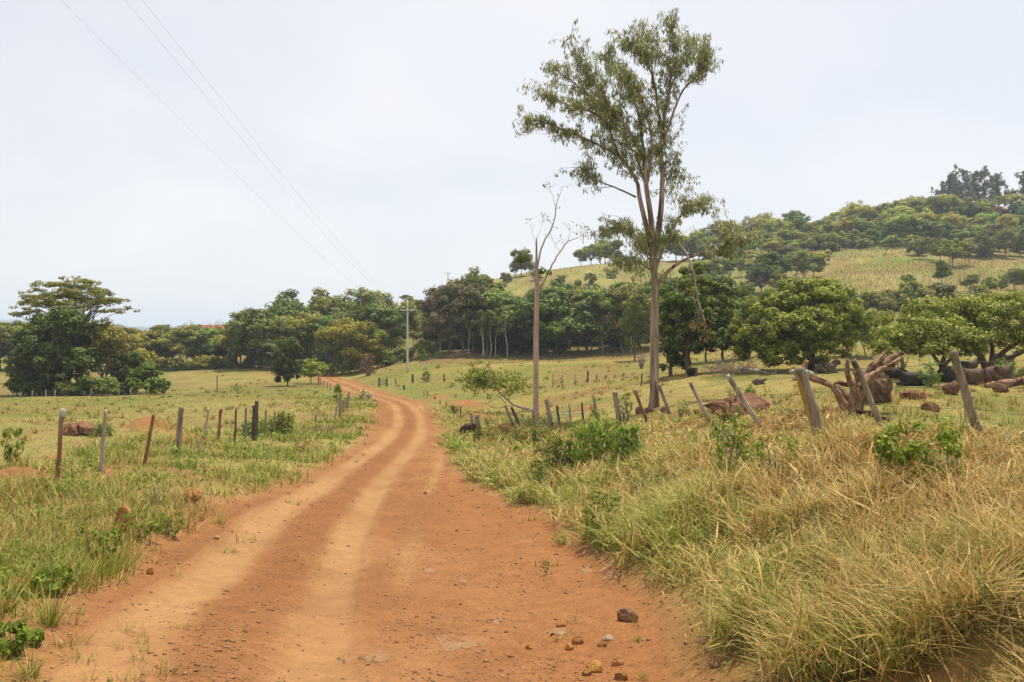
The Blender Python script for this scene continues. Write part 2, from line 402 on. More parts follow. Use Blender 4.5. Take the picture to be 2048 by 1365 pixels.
# ------------------------------------------------------------------ the ground sheet, split into pasture and road
NF, NB, NR = 560, 50, 280
th = np.concatenate([np.linspace(math.radians(-42), math.radians(42), NF), np.linspace(math.radians(42), math.radians(318), NB + 2)[1:-1]])
rad = np.concatenate([np.exp(np.linspace(math.log(.5), math.log(2.2), 14))[:-1], np.exp(np.linspace(math.log(2.2), math.log(15), 190))[:-1], np.exp(np.linspace(math.log(15), math.log(20000), NR))])
TH, RR = np.meshgrid(th, rad)
GX, GY = RR * np.sin(TH), RR * np.cos(TH)
GZ = H(GX, GY)
nr, ntq = GX.shape
S_, D_ = road_s(GX, GY)
def mixn(a, b, f): return a + (np.asarray(b) - a) * f[..., None]
def terrain_color():
    n1 = fbm(GX * .08, GY * .08, 41, 4); n2 = fbm(GX * .5, GY * .5, 42, 3); n3 = fbm(GX * .02, GY * .02, 43, 3)
    C = np.zeros((*GX.shape, 3)) + np.array((.37, .29, .105))
    C = mixn(C, (.27, .255, .072), sstep(.38, .62, n1) * .85)                      # greener swards
    C = mixn(C, (.44, .33, .14), sstep(.56, .72, n2) * .6)
    C = mixn(C, (.34, .205, .095), sstep(.60, .74, fbm(GX * .3, GY * .3, 44, 4)) * .55)   # thin, earthy spots
    left = sstep(-2, -7, S_) * sstep(140, 100, GY) * (GY > 0)
    C = mixn(C, (.245, .235, .072), left * .65)
    r = np.hypot(GX, GY); PXc = 1024 + F * GX / np.maximum(GY, 1)
    veg = 1 - sstep(-1.4, -.2, D_)
    # hillside: dry slope, corn, bright rank grass
    PX = 1024 + F * GX / np.maximum(GY, 1); PY = HZ - F * GZ / np.maximum(GY, 1)
    hill = sstep(140, 175, r) * sstep(700, 860, PX)
    C = mixn(C, (.35, .30, .155), hill * .9)
    C = mixn(C, (.27, .275, .095), hill * sstep(.45, .65, fbm(GX * .03, GY * .03, 47, 4)) * .8)
    corn = hill * sstep(1640, 1680, PX) * sstep(158, 166, r) * sstep(222, 214, r)
    rows = .5 + .5 * np.sin(GX * 3.2 + GY * 1.1)
    C = mixn(C, (.38, .27, .15), corn * .95)
    C = mixn(C, (.24, .25, .075), corn * sstep(.45, .6, fbm(GX * .9, GY * .9, 48, 3)) * .6)
    yel = hill * sstep(1590, 1640, PX) * sstep(1890, 1840, PX) * sstep(226, 232, r) * sstep(272, 262, r)
    C = mixn(C, (.36, .36, .10), yel * .8 * sstep(.3, .55, fbm(GX * .12, GY * .12, 49, 3)))
    n4 = fbm(GX * .22 + 5, GY * .22, 52, 4); n5 = fbm(GX * .045, GY * .045 + 3, 53, 4)
    C = mixn(C, (.27, .165, .085), sstep(.54, .68, n4) * .65)
    C = mixn(C, (.25, .25, .085), sstep(.52, .66, n5) * .6)
    C = mixn(C, (.43, .35, .17), sstep(.50, .34, n5) * .5)
    n6 = fbm(GX * .11 + 31, GY * .11, 55, 4)
    C = mixn(C, (.30, .20, .105), sstep(.56, .70, n6) * .7)
    C = mixn(C, (.21, .225, .07), sstep(.44, .32, n6) * .7)
    C = mixn(C, (.25, .165, .10), sstep(116, 128, r) * sstep(150, 138, r) * (PXc > 840) * (.4 + .6 * n1))
    C = C * np.array((.645, .65, .485))
    C = C * (1 - .12 * (sstep(60, 110, r) * (S_ < 0) * (GY > 0)))[..., None]
    # verge: bare soil close to the road
    soil = np.array((.235, .108, .044))
    C = mixn(C, (.235, .118, .052), sstep(.52, .66, fbm(GX * .33 + 7, GY * .33, 54, 4)) * sstep(-6, -1, D_ * 1.0 - 0) * .0 + sstep(.56, .68, fbm(GX * .45 + 7, GY * .45, 54, 4)) * sstep(45, 25, r) * (S_ < 0) * .75)
    near_bank = sstep(20, 8, r) * (S_ > 0) * sstep(-.3, -1.2, D_)
    C = mixn(C, (.165, .098, .046), near_bank * .85)
    lv = sstep(22, 10, r) * (S_ < 0) * sstep(-.4, -1.2, D_)
    C = mixn(C, (.20, .115, .05), lv * .7)
    C = mixn(C, soil, sstep(-1.0, .0, D_) * .92)
    for (mx, my, mr, mh) in MOUNDS[:len(HEAPS)]:
        q = np.exp(-((GX - mx) ** 2 + (GY - my) ** 2) / (mr * 1.05) ** 2 * (1.0 + .8 * fbm(GX * 1.7, GY * 1.7, 45, 2)))
        C = mixn(C, (.28, .125, .052), np.clip(q * 1.35, 0, 1) * sstep(.25, .45, q + .35 * fbm(GX * 3, GY * 3, 46, 2) - .12))
    scrub = sstep(500, 900, r)
    C = mixn(C, (.10, .13, .05), scrub * sstep(.42, .55, fbm(GX * .006, GY * .006, 50, 4)) * .9)
    return C, veg
CG, VG = terrain_color()
def road_color():
    trk = np.exp(-(np.abs(np.abs(S_ + .10 * (fbm(GX * .3, GY * .3, 60, 2) - .5) + .22 * (fbm(GX * 2.2, GY * 1.1, 67, 3) - .5)) - .75) / .34) ** 4)
    n = fbm(GX * 1.1, GY * .7, 61, 4)
    C = np.zeros((*GX.shape, 3)) + np.array((.385, .165, .068))
    C = mixn(C, (.335, .145, .062), sstep(.45, .65, n) * .8)
    C = mixn(C, (.45, .215, .09), sstep(.5, .7, fbm(GX * .45, GY * .3, 62, 3)) * .6)
    C = mixn(C, (.40, .160, .060), sstep(1.9, 3.2, S_) * sstep(24, 10, np.abs(GY - 16)) * .6)
    C = mixn(C, (.315, .128, .052), np.exp(-(S_ / .36) ** 4) * .6)
    t = trk * (.55 + .6 * sstep(.3, .6, fbm(GX * .8, GY * .35, 63, 3)))
    C = mixn(C, (.52, .29, .125), np.clip(t * .66, 0, .72))
    # faint older wheel lines drifting across the shoulder
    for off, amp in ((1.75, .6), (2.55, .35)):
        ln = np.exp(-((S_ - off + .5 * np.sin(GY * .11 + off)) / .16) ** 2) * sstep(.35, .6, fbm(GX * .4, GY * .15, 64 + int(off), 2))
        C = mixn(C, (.50, .27, .115), np.clip(ln * amp, 0, 1))
    return C * np.array((.60, .655, .65)), 1 - .85 * np.clip(trk * 1.15, 0, 1)
CR, VR = road_color()
inroad = sstep(-.12, .12, D_ + .25 * (fbm(GX * 4, GY * 4, 66, 2) - .5))
COLR = mixn(CG, (0, 0, 0), inroad) + CR * inroad[..., None]
VEG = VG * (1 - inroad) + VR * inroad
idx = np.arange(nr * ntq).reshape(nr, ntq)
q = np.stack([idx[:-1], np.roll(idx, -1, 1)[:-1], np.roll(idx, -1, 1)[1:], idx[1:]], -1).reshape(-1, 4)
V = np.stack([GX, GY, GZ], -1).reshape(-1, 3)
# close the little hole at the viewer's feet
cap_i = len(V); V = np.vstack([V, [0, 0, float(GZ[0].mean())]])
Df = D_.ravel()[q].mean(1)
isroad = Df > -.05
me_full_n = None
def sheet(name, mask, mat, extra=None, ci=COLR, vi=VEG):
    Q = q[mask]
    used = np.unique(Q); mp = np.full(len(V), -1, np.int64); mp[used] = np.arange(len(used))
    me = qmesh(name, V[used], mp[Q], mat, smooth=True)
    ok = used < cap_i
    c4 = np.ones((len(used), 4), np.float32); c4[ok, :3] = np.clip(ci.reshape(-1, 3)[used[ok]], 0, 1)
    at_ = me.color_attributes.new('col', 'FLOAT_COLOR', 'POINT'); at_.data.foreach_set('color', c4.ravel())
    f1 = np.ones(len(used), np.float32); f1[ok] = vi.ravel()[used[ok]]
    a2 = me.attributes.new('veg', 'FLOAT', 'POINT'); a2.data.foreach_set('value', f1)
    me.normals_split_custom_set_from_vertices(VN[used])
    o = obj(name, me); o['kind'] = 'structure'
    return o
# vertex normals of the whole sheet, so that the seam between road and pasture does not show
dzr = np.gradient(V[:-1].reshape(nr, ntq, 3), axis=0); dzt = (np.roll(V[:-1].reshape(nr, ntq, 3), -1, 1) - np.roll(V[:-1].reshape(nr, ntq, 3), 1, 1))
VN = np.cross(dzt, dzr); VN /= np.linalg.norm(VN, axis=-1, keepdims=True) + 1e-12
VN = np.vstack([VN.reshape(-1, 3), [0, 0, 1]]); VN[VN[:, 2] < 0] *= -1
fan = np.stack([np.full(ntq, cap_i), idx[0], np.roll(idx[0], -1), np.roll(idx[0], -1)], -1)
road_o = sheet('dirt_road', isroad, road_mat)
past_o = sheet('pasture', ~isroad, ground_mat)
tag(road_o, 'orange dirt road with two pale wheel tracks winding downhill through pastures', kind='structure')
tag(past_o, 'dry green and straw coloured pasture spreading to the wooded hill', kind='structure')

# far blue hills
def hills():
    g = Geo()
    for k, (dist, hgt, seed, a0, a1) in enumerate(((2600, 40, 3, -60, 20), (3400, 58, 5, -62, 60), (4600, 86, 8, -62, 62))):
        a = np.radians(np.linspace(a0, a1, 260)); d = np.linspace(0, 1, 14)
        A, D = np.meshgrid(a, d)
        ridge = hgt * (.35 + .9 * fbm(np.degrees(A) * .13 + seed * 7, A * 0 + seed, seed, 4))
        prof = np.sin(D * math.pi) ** 1.2
        R = dist * (1 + .45 * D)
        Z = -24 + ridge * prof * 1.25 + 8 * (fbm(A * 90, D * 8, seed, 3) - .5) * prof
        X, Y = R * np.sin(A), R * np.cos(A)
        i = np.arange(X.size).reshape(X.shape)
        Q = np.stack([i[:-1, :-1], i[:-1, 1:], i[1:, 1:], i[1:, :-1]], -1).reshape(-1, 4)
        g.add(np.stack([X, Y, Z], -1).reshape(-1, 3), Q, .5)
    m, nt = new_mat('far_hill')
    tcn = N(nt, 'ShaderNodeTexCoord')
    n = noise(nt, tcn.outputs['Object'], .005, 6, .6)
    c = mixc(nt, mrange(nt, n, .42, .60), (.018, .030, .026), (.060, .070, .050))  # distance haze partly put into the dark bluish colour
    out_principled(nt, c, .95, .05)
    o = obj('hills', g.mesh('hills', m, True)); tag(o, 'low blue wooded hills far away on the horizon', kind='structure')
hills()
# ------------------------------------------------------------------ plant materials
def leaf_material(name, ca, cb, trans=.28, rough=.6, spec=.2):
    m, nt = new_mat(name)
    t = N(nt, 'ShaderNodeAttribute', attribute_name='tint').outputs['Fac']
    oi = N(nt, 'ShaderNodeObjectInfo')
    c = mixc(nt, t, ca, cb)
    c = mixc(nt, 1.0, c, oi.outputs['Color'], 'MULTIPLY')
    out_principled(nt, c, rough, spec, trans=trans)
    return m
def bark_material(name, ca, cb, cc=None, scale=6.0, stretch=.18, bstr=.6):
    m, nt = new_mat(name)
    tc = N(nt, 'ShaderNodeTexCoord')
    mp = N(nt, 'ShaderNodeMapping', inp={'Scale': (1, 1, stretch)}); L(nt, tc.outputs['Object'], mp.inputs[0])
    n1 = noise(nt, mp.outputs[0], scale, 6, .65, .4); n2 = noise(nt, mp.outputs[0], scale * 5, 4, .6)
    c = mixc(nt, mrange(nt, n1, .36, .64), ca, cb)
    if cc: c = mixc(nt, mrange(nt, noise(nt, mp.outputs[0], scale * .45, 4, .55, .3), .50, .58), c, cc)
    c = mixc(nt, 1.0, c, mixc(nt, n2, (.66, .66, .66), (1.3, 1.3, 1.3)), 'MULTIPLY')
    oi = N(nt, 'ShaderNodeObjectInfo')
    c = mixc(nt, 1.0, c, oi.outputs['Color'], 'MULTIPLY')
    out_principled(nt, c, .95, .04, n2, bstr, .03)
    return m
LEAF_DARK = leaf_material('leaf_dark', (.026, .046, .010), (.235, .285, .044))  # wide tint ends put sunlit and shaded leaf tones into the colour
LEAF_MID = leaf_material('leaf_mid', (.038, .062, .012), (.345, .370, .056))
LEAF_OLIVE = leaf_material('leaf_olive', (.062, .074, .018), (.390, .380, .082))
LEAF_BROWN = leaf_material('leaf_brown', (.060, .052, .022), (.300, .235, .110))
LEAF_BLUE = leaf_material('leaf_eucalypt', (.110, .130, .056), (.340, .350, .160), .22, .5, .4)
LEAF_DRY = leaf_material('leaf_dry', (.22, .12, .05), (.42, .25, .11), .3)
LEAF_FRESH = leaf_material('leaf_fresh', (.080, .150, .014), (.270, .360, .040), .32)
FLOWER_WHITE = leaf_material('white_flower', (.55, .50, .42), (.78, .74, .66), .2)
FLOWER_ORANGE = leaf_material('orange_flower', (.60, .16, .03), (.75, .28, .04), .2)
BARK = bark_material('bark', (.10, .075, .055), (.22, .18, .14))
BARK_PALE = bark_material('bark_pale', (.24, .21, .18), (.44, .40, .35))
BARK_EUC = bark_material('bark_eucalypt', (.17, .125, .095), (.47, .415, .36), (.13, .066, .040), 4.2, .10)
BARK_PINK = bark_material('bark_pink', (.34, .235, .185), (.46, .35, .29), (.33, .30, .27), 2.4, .2, .35)
TWIG = bark_material('twig', (.15, .12, .10), (.30, .255, .22))

def rnd_unit(rng, n):
    v = rng.normal(size=(n, 3)); return v / np.linalg.norm(v, axis=1)[:, None]
def leaf_quads(rng, P, Nrm, length, width, droop=.3, spread=.8, jit=.35):
    """rhombic leaves at P, facing about Nrm, tips hanging by droop"""
    n = len(P)
    nn = Nrm + spread * rnd_unit(rng, n); nn /= np.linalg.norm(nn, axis=1)[:, None] + 1e-9
    d = rnd_unit(rng, n); d[:, 2] -= droop * 2.2
    d -= nn * (d * nn).sum(1)[:, None]; d /= np.linalg.norm(d, axis=1)[:, None] + 1e-9
    w = np.cross(nn, d)
    s = (1 + jit * rng.uniform(-1, 1, n))[:, None]
    a = P - d * length * .5 * s; b = P + w * width * .5 * s + d * length * .02 * s; c = P + d * length * .5 * s - nn * length * .08; e = P - w * width * .5 * s + d * length * .02 * s
    V = np.stack([a, b, c, e], 1).reshape(-1, 3)
    return V, np.arange(n * 4).reshape(-1, 4)
def wob_line(rng, a, b, n=5, amp=.12, up=0.0):
    a = np.asarray(a, float); b = np.asarray(b, float)
    t = np.linspace(0, 1, n)[:, None]
    P = a + (b - a) * t
    ln = np.linalg.norm(b - a)
    P[1:-1] += rng.normal(size=(n - 2, 3)) * ln * amp * .5
    P[:, 2] += up * ln * (t[:, 0] * (1 - t[:, 0]))
    return crom(P, n * 2)
class Tree:
    """trunk geometry and leaf geometry kept apart"""
    def __init__(s, seed): s.rng = np.random.default_rng(seed); s.wood = Geo(); s.leaf = Geo(); s.tips = []
    def branch(s, P, r0, r1, sides=6, rough=.0):
        n = len(P); s.wood.add(*tube(P, np.linspace(r0, r1, n), sides, rough, int(s.rng.integers(99))), .5)
    def clump(s, c, rad, n, length, width, droop=.3, out=None, tone=.5, tv=.22, flat=.8, up=.45):
        rng = s.rng
        d = rnd_unit(rng, n); rr = rng.uniform(.25, 1, n) ** .6
        off = d * rr[:, None] * rad; off[:, 2] *= flat
        P = np.asarray(c) + off
        nr = d * .8; nr[:, 2] += up
        if out is not None: nr += .4 * np.asarray(out)
        V, Q = leaf_quads(rng, P, nr, length, width, droop)
        t = np.clip(tone + tv * rng.normal(size=n) + .22 * d[:, 2] * rr, 0, 1)  # tops lighter, undersides darker: fall of light put into the tint
        s.leaf.add(V, Q, t)
    def meshes(s, name, wood_mat, leaf_mat):
        tm = s.wood.mesh(name + '_trunk', wood_mat, True)
        cm = s.leaf.mesh(name + '_crown', leaf_mat) if s.leaf.n else None
        return tm, cm
def lobed_tree(seed, Ht, trunk_r, lobes, clumps, per, crad, ll, lw, wood, leafm, droop=.3, lean=0.0, clear=.3, stems=1, name='tree', tone=.5, surf=.55, sparse_low=False):
    """crown of lobes (cx,cy,cz,rx,ry,rz in units of height); returns (trunk mesh, crown mesh, height)"""
    T = Tree(seed); rng = T.rng
    lob = np.array(lobes, float) * Ht
    vol = (lob[:, 3] * lob[:, 4] * lob[:, 5]) ** (2 / 3)
    stems_p = []
    for k in range(stems):
        a = rng.uniform(0, 6.28); o = (0 if stems == 1 else .035 * Ht)
        b = np.array([o * math.cos(a), o * math.sin(a), 0])
        top = np.array([lean * Ht + o * 3 * math.cos(a), o * 3 * math.sin(a), clear * Ht])
        P = wob_line(rng, b - np.array([0, 0, .05 * Ht]), top, 5, .045)
        r = trunk_r / math.sqrt(stems)
        rr = np.linspace(1.0, .72, len(P)); rr[0] *= 1.35
        T.wood.add(*tube(P, r * rr, 8, .12, seed), .5)
        stems_p.append(top)
    for li, lb in enumerate(lob):
        s0 = stems_p[li % stems]
        c = lb[:3]
        P = wob_line(rng, s0, c, 5, .16, .08)
        r0 = trunk_r * .55 / math.sqrt(stems)
        T.branch(P, r0, r0 * .3, 6)
        nc = max(3, int(round(clumps * vol[li] / vol.sum())))
        d = rnd_unit(rng, nc); d[:, 2] = np.where(d[:, 2] < -.8, -d[:, 2] * .6, d[:, 2])
        rr = rng.uniform(surf, 1.0, nc)[:, None]
        ctr = c + d * rr * lb[3:6]
        lt = tone + rng.normal() * .10
        for k in range(nc):
            if rng.random() < .55:
                j = int(rng.integers(len(P) // 2, len(P)))
                T.branch(wob_line(rng, P[j], ctr[k], 4, .2), r0 * .28, r0 * .07, 4)
            T.clump(ctr[k], crad * Ht * rng.uniform(.7, 1.25), int(per * rng.uniform(.7, 1.3)), ll, lw, droop, d[k], lt + rng.normal() * .10 + .12 * d[k][2])  # upper clumps lighter: lit crown top put into the tone
    return (*T.meshes(name, wood, leafm), Ht)
def ball_lobes(rng, n, cz, rx, rz, lr=.17, flat=.8):
    out = [(0, 0, cz, rx * .6, rx * .6, rz * .7)]
    for k in range(n):
        a = k * 2.399 + rng.uniform(-.3, .3); h = rng.uniform(-.8, 1.0)
        q = math.sqrt(max(0.05, 1 - h * h)) if abs(h) < 1 else .2
        s = lr * rng.uniform(.75, 1.25)
        out.append((rx * .75 * q * math.cos(a), rx * .75 * q * math.sin(a), cz + rz * .72 * h, s, s, s * flat))
    return out
def flat_lobes(rng, n, cz, rx, thick=.05, rise=.10):
    out = []
    for k in range(n):
        a = k * 2.399 + rng.uniform(-.4, .4); q = math.sqrt((k + .5) / n) * rx
        s = rng.uniform(.09, .16)
        out.append((q * math.cos(a), q * math.sin(a), cz + rise * (1 - (q / rx) ** 2) + rng.uniform(-.05, .05), s, s, thick * rng.uniform(.7, 1.3)))
    return out
R_ = np.random.default_rng(7)
PROTO = {}
def build_protos():
    r = R_
    for k in range(4):
        PROTO['broad%d' % k] = lobed_tree(100 + k, 11, .22, ball_lobes(r, 13 + k, .55, .36 + .03 * k, .42, .17), 170, 75, .080, .42, .25, BARK, LEAF_DARK, .35, clear=.22, name='broad')
    for k in range(3):
        PROTO['mid%d' % k] = lobed_tree(120 + k, 11, .18, ball_lobes(r, 12 + k, .57, .33 + .03 * k, .40, .16, .75), 150, 70, .078, .40, .23, BARK_PALE, LEAF_MID, .35, clear=.24, name='mid', stems=1 + k % 2)
    for k in range(2):
        PROTO['olive%d' % k] = lobed_tree(140 + k, 11, .17, ball_lobes(r, 12, .56, .32, .42, .15, .8), 140, 52, .080, .37, .20, BARK_PALE, LEAF_OLIVE, .35, clear=.22, name='olive', stems=2)
    for k in range(2):
        PROTO['brown%d' % k] = lobed_tree(150 + k, 12, .22, ball_lobes(r, 13, .56, .30, .43, .16, .85), 160, 62, .074, .38, .23, BARK_PALE, LEAF_BROWN, .35, clear=.22, name='brown')
    for k in range(2):
        PROTO['flat%d' % k] = lobed_tree(160 + k, 13, .20, flat_lobes(r, 15, .84, .36, .05, .10), 110, 55, .055, .32, .20, BARK_PALE, LEAF_OLIVE, .15, clear=.42, name='flat', surf=.2)
    for k in range(4):
        lob = [(r.uniform(-.03, .03), r.uniform(-.03, .03), r.uniform(.22, .34) + .075 * i, *(lambda s: (s, s, s * 1.2))(.066 * (1.0 if i > 1 else .8) * r.uniform(.7, 1.15) * (1 if i < 7 else .75))) for i in range(8)]
        lob += [(r.uniform(-.10, .10), r.uniform(-.10, .10), r.uniform(.35, .92), .055, .055, .08) for i in range(7)]
        PROTO['gum%d' % k] = lobed_tree(170 + k, 22, .22, lob, 115, 36, .028, .55, .22, BARK_PALE, LEAF_BLUE, .55, clear=.5, name='gum', surf=.35, tone=.4)
    for k in range(3):
        PROTO['shrub%d' % k] = lobed_tree(180 + k, 3, .05, ball_lobes(r, 9, .42, .42, .46, .25, .8), 60, 60, .14, .26, .16, BARK, (LEAF_MID, LEAF_OLIVE, LEAF_DARK)[k], .3, clear=.06, stems=3, name='shrub')
    PROTO['ivy0'] = lobed_tree(195, 10, .2, ball_lobes(r, 18, .50, .34, .50, .17, 1.0), 230, 75, .078, .40, .24, BARK, LEAF_DARK, .4, clear=.12, name='ivy')
    # bare grey tree
    T = Tree(190)
    def rec(p, d, ln, rd, lv):
        e = p + d * ln
        T.branch(wob_line(T.rng, p, e, 4, .12), rd, rd * .6, 5)
        if lv == 0: return
        for q in range(3 if lv > 1 else 4):
            nd = d + rnd_unit(T.rng, 1)[0] * .75; nd[2] += .15; nd /= np.linalg.norm(nd)
            rec(p + d * ln * T.rng.uniform(.55, 1), nd, ln * T.rng.uniform(.55, .8), rd * .55, lv - 1)
    rec(np.array([0, 0, -.3]), np.array([0, 0, 1.0]), 3.4, .14, 4)
    T.clump((0, 0, 6.2), 1.8, 160, .25, .15, .3)
    PROTO['bare0'] = (*T.meshes('bare', BARK_PALE, LEAF_BROWN), 8)
build_protos()
def plant(kind, x, y, h, rz=None, color=(1, 1, 1), name='tree', z=None, wide=1.0, rng=R_):
    tm, cm, Ht = PROTO[kind]
    s = h / Ht
    e = empty(name, (x, y, (gz(x, y) if z is None else z) - .02), rng.uniform(0, 6.28) if rz is None else rz)
    e.scale = (s * wide, s * wide, s)
    obj('trunk' if 'shrub' not in kind else 'stems', tm, e, color=(.55, .52, .5))
    obj('crown' if 'shrub' not in kind else 'foliage', cm, e, color=color)
    return e
ONES = 'zeroth first second third fourth fifth sixth seventh eighth ninth tenth eleventh twelfth thirteenth fourteenth fifteenth sixteenth seventeenth eighteenth nineteenth'.split()
TENS = {2: ('twentieth', 'twenty'), 3: ('thirtieth', 'thirty'), 4: ('fortieth', 'forty'), 5: ('fiftieth', 'fifty'), 6: ('sixtieth', 'sixty')}
def ordinal(n):
    if n < 20: return ONES[n]
    a, b = divmod(n, 10)
    return TENS[a][0] if b == 0 else TENS[a][1] + '-' + ONES[b]
LOOK = {'broad': 'dense dark green', 'mid': 'fresh green', 'olive': 'thin olive green', 'brown': 'brownish', 'flat': 'flat topped', 'gum': 'tall slim', 'shrub': 'low rounded', 'bare': 'bare grey'}
def stand(rows, place, group, name='tree', cat='tree', wide=1.0):
    """rows: (px, Y, height m, kind, tint); labels count from the left within this stand"""
    rows = sorted(rows, key=lambda r: r[0])
    out = []
    for i, (px, Y, h, kind, col) in enumerate(rows):
        x = (px - 1024) / F * Y
        e = plant(kind, x, Y, h, color=col, name=name, wide=wide * R_.uniform(.9, 1.15))
        nth = 'leftmost' if i == 0 else 'rightmost' if i == len(rows) - 1 and i > 1 else ordinal(i + 1) + ' from left'
        tag(e, '%s %s, %s %s' % (LOOK[kind.rstrip('0123456789')], cat, nth, place), cat, group)
        out.append(e)
    return out
def jcol(rng, a=.8, b=1.2, warm=.12):
    v = rng.uniform(a, b); w = rng.normal() * warm
    return (v * (1 + w), v, v * (1 - w * .5))

# ------------------------------------------------------------------ grass tufts
def grass_material():
    m, nt = new_mat('grass_blade')
    t = N(nt, 'ShaderNodeAttribute', attribute_name='tint').outputs['Fac']
    g = N(nt, 'ShaderNodeAttribute', attribute_name='green').outputs['Fac']
    dry = mixc(nt, t, (.12, .064, .024), (.66, .45, .155))
    grn = mixc(nt, t, (.085, .125, .016), (.41, .42, .075))
    # a tuft is a mix of living and dead blades
    ad = N(nt, 'ShaderNodeMath', operation='ADD'); L(nt, g, ad.inputs[0])
    tt = N(nt, 'ShaderNodeMath', operation='MULTIPLY_ADD', inp={1: -1.0, 2: .5}); L(nt, t, tt.inputs[0])
    wn = N(nt, 'ShaderNodeMath', operation='MULTIPLY', inp={1: .9}); L(nt, tt.outputs[0], wn.inputs[0]); L(nt, wn.outputs[0], ad.inputs[1])
    f = mrange(nt, ad.outputs[0], .30, .70)
    c = mixc(nt, f, dry, grn)
    out_principled(nt, c, .6, .25, trans=.25)
    return m
GRASS = grass_material()
def blades(name, x, y, z, ln, tilt, bend, az, width, tint, green, segs, label):
    """one mesh of curved grass blades; every argument but segs is an array over blades"""
    n = len(x)
    p = np.column_stack([x, y, z - .02]); side = np.column_stack([-np.sin(az), np.cos(az), np.zeros(n)]) + GR.normal(size=(n, 3)) * .4
    side /= np.linalg.norm(side, axis=1)[:, None]
    V = np.zeros((n, (segs + 1) * 2, 3))
    for s in range(segs + 1):
        f = s / segs
        w = (width * (1 - f ** 1.6) + .0005)[:, None] * .5
        V[:, 2 * s] = p - side * w; V[:, 2 * s + 1] = p + side * w
        a = np.minimum(tilt + bend * f ** 1.2, 2.3)
        p = p + (ln / segs)[:, None] * np.column_stack([np.sin(a) * np.cos(az), np.sin(a) * np.sin(az), np.cos(a)])
    k = 2 * (segs + 1)
    q = np.array([[2 * s, 2 * s + 1, 2 * s + 3, 2 * s + 2] for s in range(segs)])
    Q = (np.arange(n)[:, None, None] * k + q[None]).reshape(-1, 4)
    me = qmesh(name, V.reshape(-1, 3), Q, GRASS, np.repeat(tint, segs))
    a = me.attributes.new('green', 'FLOAT', 'FACE'); a.data.foreach_set('value', np.repeat(green, segs).astype(np.float32))
    o = obj(name, me); tag(o, label, None, None, 'stuff')
    return o
GR = np.random.default_rng(11)
